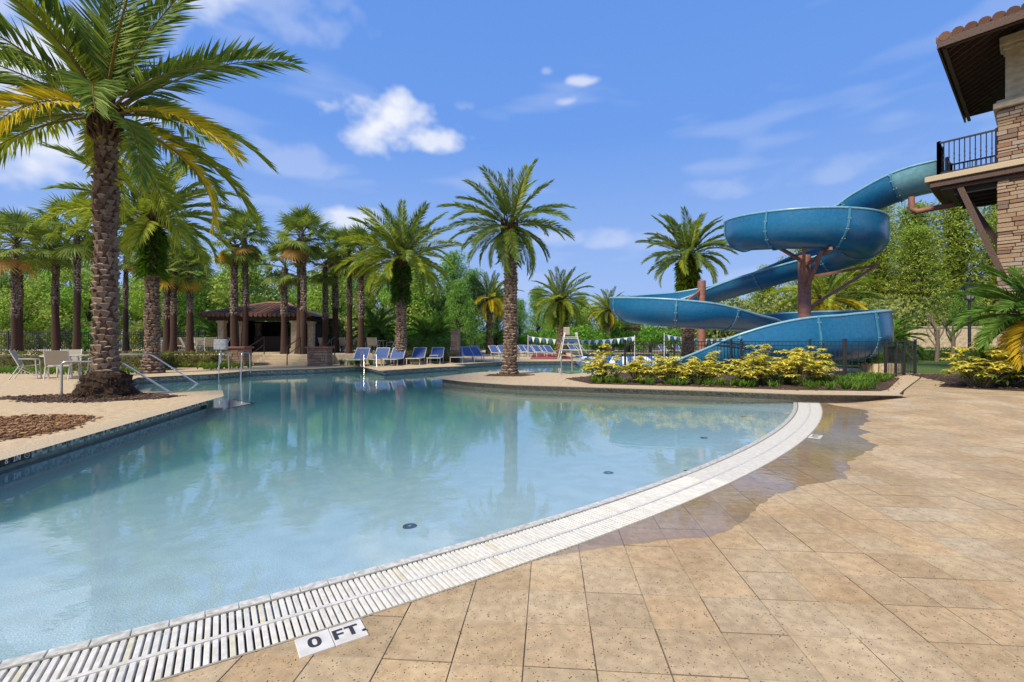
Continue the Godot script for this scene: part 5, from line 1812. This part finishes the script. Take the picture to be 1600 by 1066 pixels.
	# crape myrtle with pale bare limbs on the lawn
	for q in [[25.0, 27.6, 0], [26.2, 27.9, 1]]:
		var b := MB.new()
		var rr := RandomNumberGenerator.new()
		rr.seed = 60 + q[2]
		b.tube([Vector3(0, -0.1, 0), Vector3(0.06, 0.9, 0), Vector3(-0.05, 1.9, 0.1)], [0.12, 0.10, 0.07], 8, Color(0.42, 0.36, 0.27))
		for k in 9:
			var a := rr.randf() * TAU
			var y := rr.randf_range(0.8, 1.9)
			b.tube([Vector3(0, y, 0), Vector3(cos(a) * 0.35, y + 0.6, sin(a) * 0.35), Vector3(cos(a) * 0.5, y + 1.2, sin(a) * 0.5)], [0.05, 0.035, 0.015], 6, Color(0.42, 0.36, 0.27))
		var f := MB.new()
		cloud(f, rr, Vector3(0, 3.2, 0), Vector3(1.0, 0.6, 1.0), 500, 0.09, Color(0.05, 0.10, 0.02), Color(0.18, 0.25, 0.05))
		var o := base("pale_tree", Vector3(q[0], 0.19, -q[1]), "small tree with pale bare trunk in front of the cream wall", "tree", "pale trunked trees before the cream wall")
		put("trunk", b.mesh(), M.bark, o)
		put("crown", f.mesh(), M.foliage, o)

func furnish() -> void:
	# iron fences
	iron_fence([Vector3(4.77, 0.20, -19.77), Vector3(8.3, 0.2, -17.0), Vector3(10.9, 0.2, -15.4)], 1.2, 0.115, 18, "black iron fence in front of the water slide")
	iron_fence([Vector3(10.95, 0.2, -15.4), Vector3(11.95, 0.2, -15.0), Vector3(13.7, 0.2, -16.4), Vector3(14.7, 0.2, -17.1)], 1.2, 0.17, 7, "black iron fence panels with a gate beside the path")
	iron_fence([Vector3(-42, 0.7, -28.4), Vector3(-18.6, 0.7, -28.4)], 1.25, 0.13, 22, "long black iron fence at the back of the terrace")
	# cream wall behind the lawn
	var w := base("cream_wall", Vector3(31.0, 0.19, -31.2), "plain cream wall at the far side of the lawn", "wall")
	var wb := MB.new()
	wb.box(Transform3D(Basis(), Vector3(0, 1.05, 0)), Vector3(9.2, 2.1, 0.25), W, 0.01)
	put("wall_panel", wb.mesh(), M.cream, w)
	var wc := MB.new()
	wc.box(Transform3D(Basis(), Vector3(0, 2.13, 0)), Vector3(9.3, 0.08, 0.35), W, 0.01)
	put("wall_cap", wc.mesh(), M.cream, w)
	# lamp post
	var lp := base("street_lamp", Vector3(15.9, 0.19, -16.3), "black lantern lamp on a post beside the tower", "lamp")
	var p := MB.new()
	p.tube([Vector3(0, 0, 0), Vector3(0, 0.3, 0), Vector3(0, 2.65, 0)], [0.09, 0.05, 0.04], 12, W)
	p.tube([Vector3(0, 2.62, 0), Vector3(0, 2.68, 0)], [0.10, 0.13], 8, W)
	put("post", p.mesh(), M.iron, lp)
	var gl := MB.new()
	gl.tube([Vector3(0, 2.68, 0), Vector3(0, 3.02, 0)], [0.10, 0.17], 6, W, false)
	put("lantern_glass", gl.mesh(), M.glass, lp)
	var lc := MB.new()
	for k in 6:
		var a := TAU * k / 6
		lc.bar(Vector3(cos(a) * 0.11, 2.68, sin(a) * 0.11), Vector3(cos(a) * 0.18, 3.02, sin(a) * 0.18), 0.022, 0.022, W)
	put("lantern_frame", lc.mesh(), M.iron, lp)
	var lr := MB.new()
	lr.tube([Vector3(0, 3.02, 0), Vector3(0, 3.06, 0), Vector3(0, 3.18, 0), Vector3(0, 3.30, 0), Vector3(0, 3.38, 0)], [0.26, 0.25, 0.11, 0.05, 0.015], 12, W)
	put("lantern_roof", lr.mesh(), M.iron, lp)
	# utility box
	var ub := base("utility_box", Vector3(12.85, 0.2, -11.15), "low dark green utility box in the mulch by the tower", "utility box")
	var u1 := MB.new()
	u1.box(Transform3D(Basis(), Vector3(0, 0.12, 0)), Vector3(0.75, 0.24, 0.5), W, 0.02)
	put("body", u1.mesh(), M.utility, ub)
	var u2 := MB.new()
	u2.box(Transform3D(Basis(), Vector3(0, 0.265, 0)), Vector3(0.8, 0.05, 0.55), W, 0.015)
	put("lid", u2.mesh(), M.utility, ub)
	# stone pillars
	stone_pillar("stone_pillar", Vector3(-13.17, 0.20, -22.55), Vector3(0.95, 0.85, 0.7), true, "low stone pillar with a red cap beside the notice board")
	stone_pillar("stone_pillar", Vector3(-9.23, 0.20, -22.55), Vector3(0.95, 0.85, 0.7), true, "low stone pillar with a red cap beside the first blue lounger")
	stone_pillar("stone_pillar", Vector3(-3.2, 0.2, -26.6), Vector3(0.5, 1.85, 0.5), false, "slim tall stone pillar behind the loungers")
	# loungers
	var near := "blue sling lounger in the front row by the pool"
	var farl := "blue sling lounger in the far rows beyond the pool"
	var spots := []
	for q in [[[-7.48, 22.85], 8], [[-6.66, 23.46], 6], [[-5.86, 23.46], 4], [[-4.97, 24.43], 4], [[-4.08, 25.13], 6], [[-3.12, 26.26], 12], [[-2.33, 27.49], 40], [[-1.83, 27.92], 42]]:
		spots.append([q[0][0], 0.2, q[0][1], q[1] - 5.0, near])
	for q in [[[-3.47, 37.43], 20], [[-2.77, 38.24], 20], [[-1.06, 35.18], 30], [[-0.38, 35.18], 30], [[0.60, 36.65], 35], [[1.28, 39.09], 35], [[1.67, 35.90], 35], [[2.40, 38.24], 35], [[3.03, 38.24], 35], [[3.23, 35.90], 35], [[-3.92, 42.91], 20], [[-3.33, 43.54], 20], [[-0.59, 43.12], 20], [[0.48, 43.54], 20], [[1.31, 43.54], 20], [[2.26, 43.54], 20], [[6.15, 45.11], 30], [[6.93, 45.34], 30], [[14.85, 45.34], 10], [[16.21, 45.34], 10]]:
		spots.append([q[0][0], 0.2, q[0][1], q[1], farl])
	place_copies(make_lounger(), spots)
	place_copies(make_side_table(), [[-6.3, 0.2, 24.3, 10, "small white side table between the front row loungers"], [-4.2, 0.2, 25.2, 10, "small white side table between the front row loungers"], [-0.4, 0.2, 26.9, 30, "small white side table between the front row loungers"]])
	# dining sets: [x, y, distance]
	var sets := [[-14.7, 0.2, 15.4], [-17.4, 0.7, 26.6], [-19.6, 0.7, 27.0], [-9.8, 0.7, 29.2], [-11.2, 0.7, 29.4], [-8.2, 0.7, 28.6]]
	var where := ["by the big palm", "between the date palm and the pavilion", "between the date palm and the pavilion", "behind the fan palm trio", "behind the fan palm trio", "behind the fan palm trio"]
	var tspots := []
	var cspots := []
	for k in sets.size():
		var s: Array = sets[k]
		tspots.append([s[0], s[1], s[2], 20 * k, "round white patio table " + where[k]])
		for j in 4:
			var a := 35.0 + 90.0 * j + 11.0 * k
			cspots.append([s[0] + 0.85 * sin(deg_to_rad(a)), s[1], s[2] - 0.85 * cos(deg_to_rad(a)), a + 180.0, "white sling dining chair at the patio table " + where[k]])
	place_copies(make_dining_table(), tspots)
	place_copies(make_dining_chair(), cspots)
	# handrails of the pool steps, ladders
	rail_tube("step_handrail", Vector3(-9.75, 0.2, -10.15), [[Vector3(-9.75, 0.15, -10.15), Vector3(-9.75, 0.95, -10.15), Vector3(-8.9, 0.93, -10.65), Vector3(-7.85, -0.15, -11.45)]], "bent steel handrail in front of the big palm at the steps", "handrails of the pool steps")
	rail_tube("step_handrail", Vector3(-12.2, 0.2, -14.3), [[Vector3(-12.2, 0.15, -14.3), Vector3(-12.2, 1.0, -14.3), Vector3(-11.4, 0.98, -14.8), Vector3(-10.1, -0.25, -15.6)]], "bent steel handrail behind the big palm at the steps", "handrails of the pool steps")
	var lx := Vector3(-11.0, 0.2, -18.4)
	rail_tube("pool_ladder", lx, [[lx + Vector3(0, -1.2, 0.9), lx + Vector3(0, 0.75, 0.75), lx + Vector3(-0.1, 0.75, 0.05), lx + Vector3(-0.1, -0.05, 0)], [lx + Vector3(0.75, -1.2, 0.75), lx + Vector3(0.75, 0.75, 0.6), lx + Vector3(0.65, 0.75, -0.1), lx + Vector3(0.65, -0.05, -0.15)]], "steel ladder rails standing in the water before the steps", "pool ladders")
	lx = Vector3(-7.0, 0.2, -22.2)
	rail_tube("pool_ladder", lx, [[lx + Vector3(-0.3, -0.05, -0.5), lx + Vector3(-0.3, 0.75, -0.45), lx + Vector3(0.05, 0.6, 0.2), lx + Vector3(0.3, -0.8, 0.9)], [lx + Vector3(0.2, -0.05, -0.8), lx + Vector3(0.2, 0.75, -0.75), lx + Vector3(0.55, 0.6, -0.1), lx + Vector3(0.8, -0.8, 0.6)]], "slanted steel ladder rails beside the first lounger", "pool ladders")
	lx = Vector3(1.75, 0.2, -16.9)
	rail_tube("pool_ladder", lx, [[lx + Vector3(0, -0.05, 0.25), lx + Vector3(0, 0.85, 0.2), lx + Vector3(0.45, 0.85, -0.35), lx + Vector3(0.5, -0.9, -0.6)]], "hooped steel rail at the back of the island", "pool ladders")
	lx = Vector3(-0.2, 0.2, -27.9)
	rail_tube("pool_ladder", lx, [[lx + Vector3(-0.3, -0.05, 0), lx + Vector3(-0.3, 0.8, 0), lx + Vector3(0.6, 0.8, 0.1), lx + Vector3(0.6, -0.05, 0.1)]], "hooped steel rail on the deck near the far loungers", "pool ladders")
	# railings of the terrace steps
	for x in [-13.0, -11.1, -9.3]:
		var h := base("step_railing", Vector3(x, 0.2, -23.3), "thin black railing on the terrace steps", "railing", "railings of the terrace steps")
		var b := MB.new()
		b.tube([Vector3(0, -0.02, 0.15), Vector3(0, 0.9, 0.15), Vector3(0, 1.4, -1.3), Vector3(0, 0.45, -1.3)], 0.025, 6, W)
		b.tube([Vector3(0, 0.5, 0.15), Vector3(0, 1.0, -1.3)], 0.018, 6, W)
		put("rail", b.mesh(), M.iron, h)
	# safety board on posts by the hedge
	var sb := base("notice_board", Vector3(-12.41, 0.20, -19.99), "pale grey notice board on posts among the ferny grass", "sign")
	var s1 := MB.new()
	s1.box(Transform3D(Basis(), Vector3(0, 1.05, 0)), Vector3(0.55, 0.45, 0.16), W, 0.03)
	put("board", s1.mesh(), M.ledge, sb)
	var s2 := MB.new()
	s2.tube([Vector3(0, 0, 0), Vector3(0, 0.85, 0)], 0.04, 8, W)
	put("post", s2.mesh(), M.ledge, sb)
	# lifeguard chair
	var lg := base("lifeguard_chair", Vector3(3.75, 0.2, -30.0), "tall white lifeguard chair with a blue board", "lifeguard chair")
	for q in [[-0.75, 0.6, -0.35, 0.1], [0.75, 0.6, 0.35, 0.1], [-0.75, -0.7, -0.35, -0.4], [0.75, -0.7, 0.35, -0.4]]:
		var l := MB.new()
		l.tube([Vector3(q[0], 0, q[1]), Vector3(q[2], 1.75, q[3])], 0.035, 8, W)
		put("leg", l.mesh(), M.white_paint, lg)
	for k in 4:
		var l := MB.new()
		l.tube([Vector3(-0.68 + 0.08 * k, 0.3 + 0.35 * k, 0.52 - 0.1 * k), Vector3(0.68 - 0.08 * k, 0.3 + 0.35 * k, 0.52 - 0.1 * k)], 0.022, 6, W)
		put("rung", l.mesh(), M.white_paint, lg)
	var st := MB.new()
	st.box(Transform3D(Basis(), Vector3(0, 1.45, -0.15)), Vector3(0.8, 0.05, 0.65), W, 0.01)
	put("seat", st.mesh(), M.white_paint, lg)
	var bk := MB.new()
	bk.box(Transform3D(Basis(Vector3.RIGHT, 0.12), Vector3(-0.2, 1.85, -0.45)), Vector3(0.42, 0.5, 0.05), W, 0.03)
	put("backrest", bk.mesh(), M.tan_sling, lg)
	var am := MB.new()
	for s in [-0.42, 0.42]: am.tube([Vector3(s, 1.45, 0.12), Vector3(s, 1.72, 0.12), Vector3(s, 1.72, -0.45)], 0.022, 6, W)
	put("armrest", am.mesh(), M.white_paint, lg)
	var bd := MB.new()
	bd.box(Transform3D(Basis(), Vector3(0, 1.2, 0.2)), Vector3(1.15, 0.16, 0.03), W, 0.005)
	put("board", bd.mesh(), M.blue_sling, lg)
	# pennants and lane ropes
	pennant_line(Vector3(1.2, 1.75, -35.0), Vector3(8.9, 1.72, -34.0), 0.28, 30, "string of blue and white pennants by the lifeguard chair")
	pennant_line(Vector3(11.2, 1.9, -34.5), Vector3(16.8, 1.7, -36.0), 0.25, 22, "string of blue and white pennants before the pergola")
	for k in 5:
		var d := 30.2 + 2.3 * k
		var x0 := 5.0 + 0.12 * k
		var o := base("lane_rope", Vector3(x0, -0.01, -d), "floating lane rope of blue and white floats in the lap pool", "lane rope", "lane ropes of the lap pool")
		for j in 22:
			var b := MB.new()
			b.tube([Vector3(j * 0.42, 0.02, 0), Vector3(j * 0.42 + 0.38, 0.02, 0)], 0.085, 8, Color(0.74, 0.76, 0.78) if (j + k) % 2 else Color(0.02, 0.12, 0.36))
			put("float", b.mesh(), M.flag, o)
		var rp := MB.new()
		rp.tube([Vector3(-0.3, 0.02, 0), Vector3(9.3, 0.02, 0)], 0.012, 4, W)
		put("rope", rp.mesh(), M.flag, o)
	# pergola behind the slide
	var pg := base("pergola", Vector3(17.0, 0.2, -49.5), "pergola with cream columns and brown beams behind the slide", "pergola")
	for x in [-4.2, -2.4, -0.2, 2.0, 4.2]:
		for z in [0.0, -2.6]:
			var c := MB.new()
			c.box(Transform3D(Basis(), Vector3(x, 1.1, z)), Vector3(0.3, 2.2, 0.3), W, 0.02)
			c.box(Transform3D(Basis(), Vector3(x, 2.15, z)), Vector3(0.44, 0.16, 0.44), W, 0.02)
			put("column", c.mesh(), M.cream, pg)
	for z in [0.0, -2.6]:
		var b := MB.new()
		b.bar(Vector3(-4.9, 2.36, z), Vector3(4.9, 2.36, z), 0.14, 0.26, W)
		put("beam", b.mesh(), M.wood, pg)
	for k in 20:
		var b := MB.new()
		b.bar(Vector3(-4.7 + 0.49 * k, 2.56, 0.5), Vector3(-4.7 + 0.49 * k, 2.56, -3.1), 0.06, 0.16, W)
		put("slat", b.mesh(), M.wood, pg)
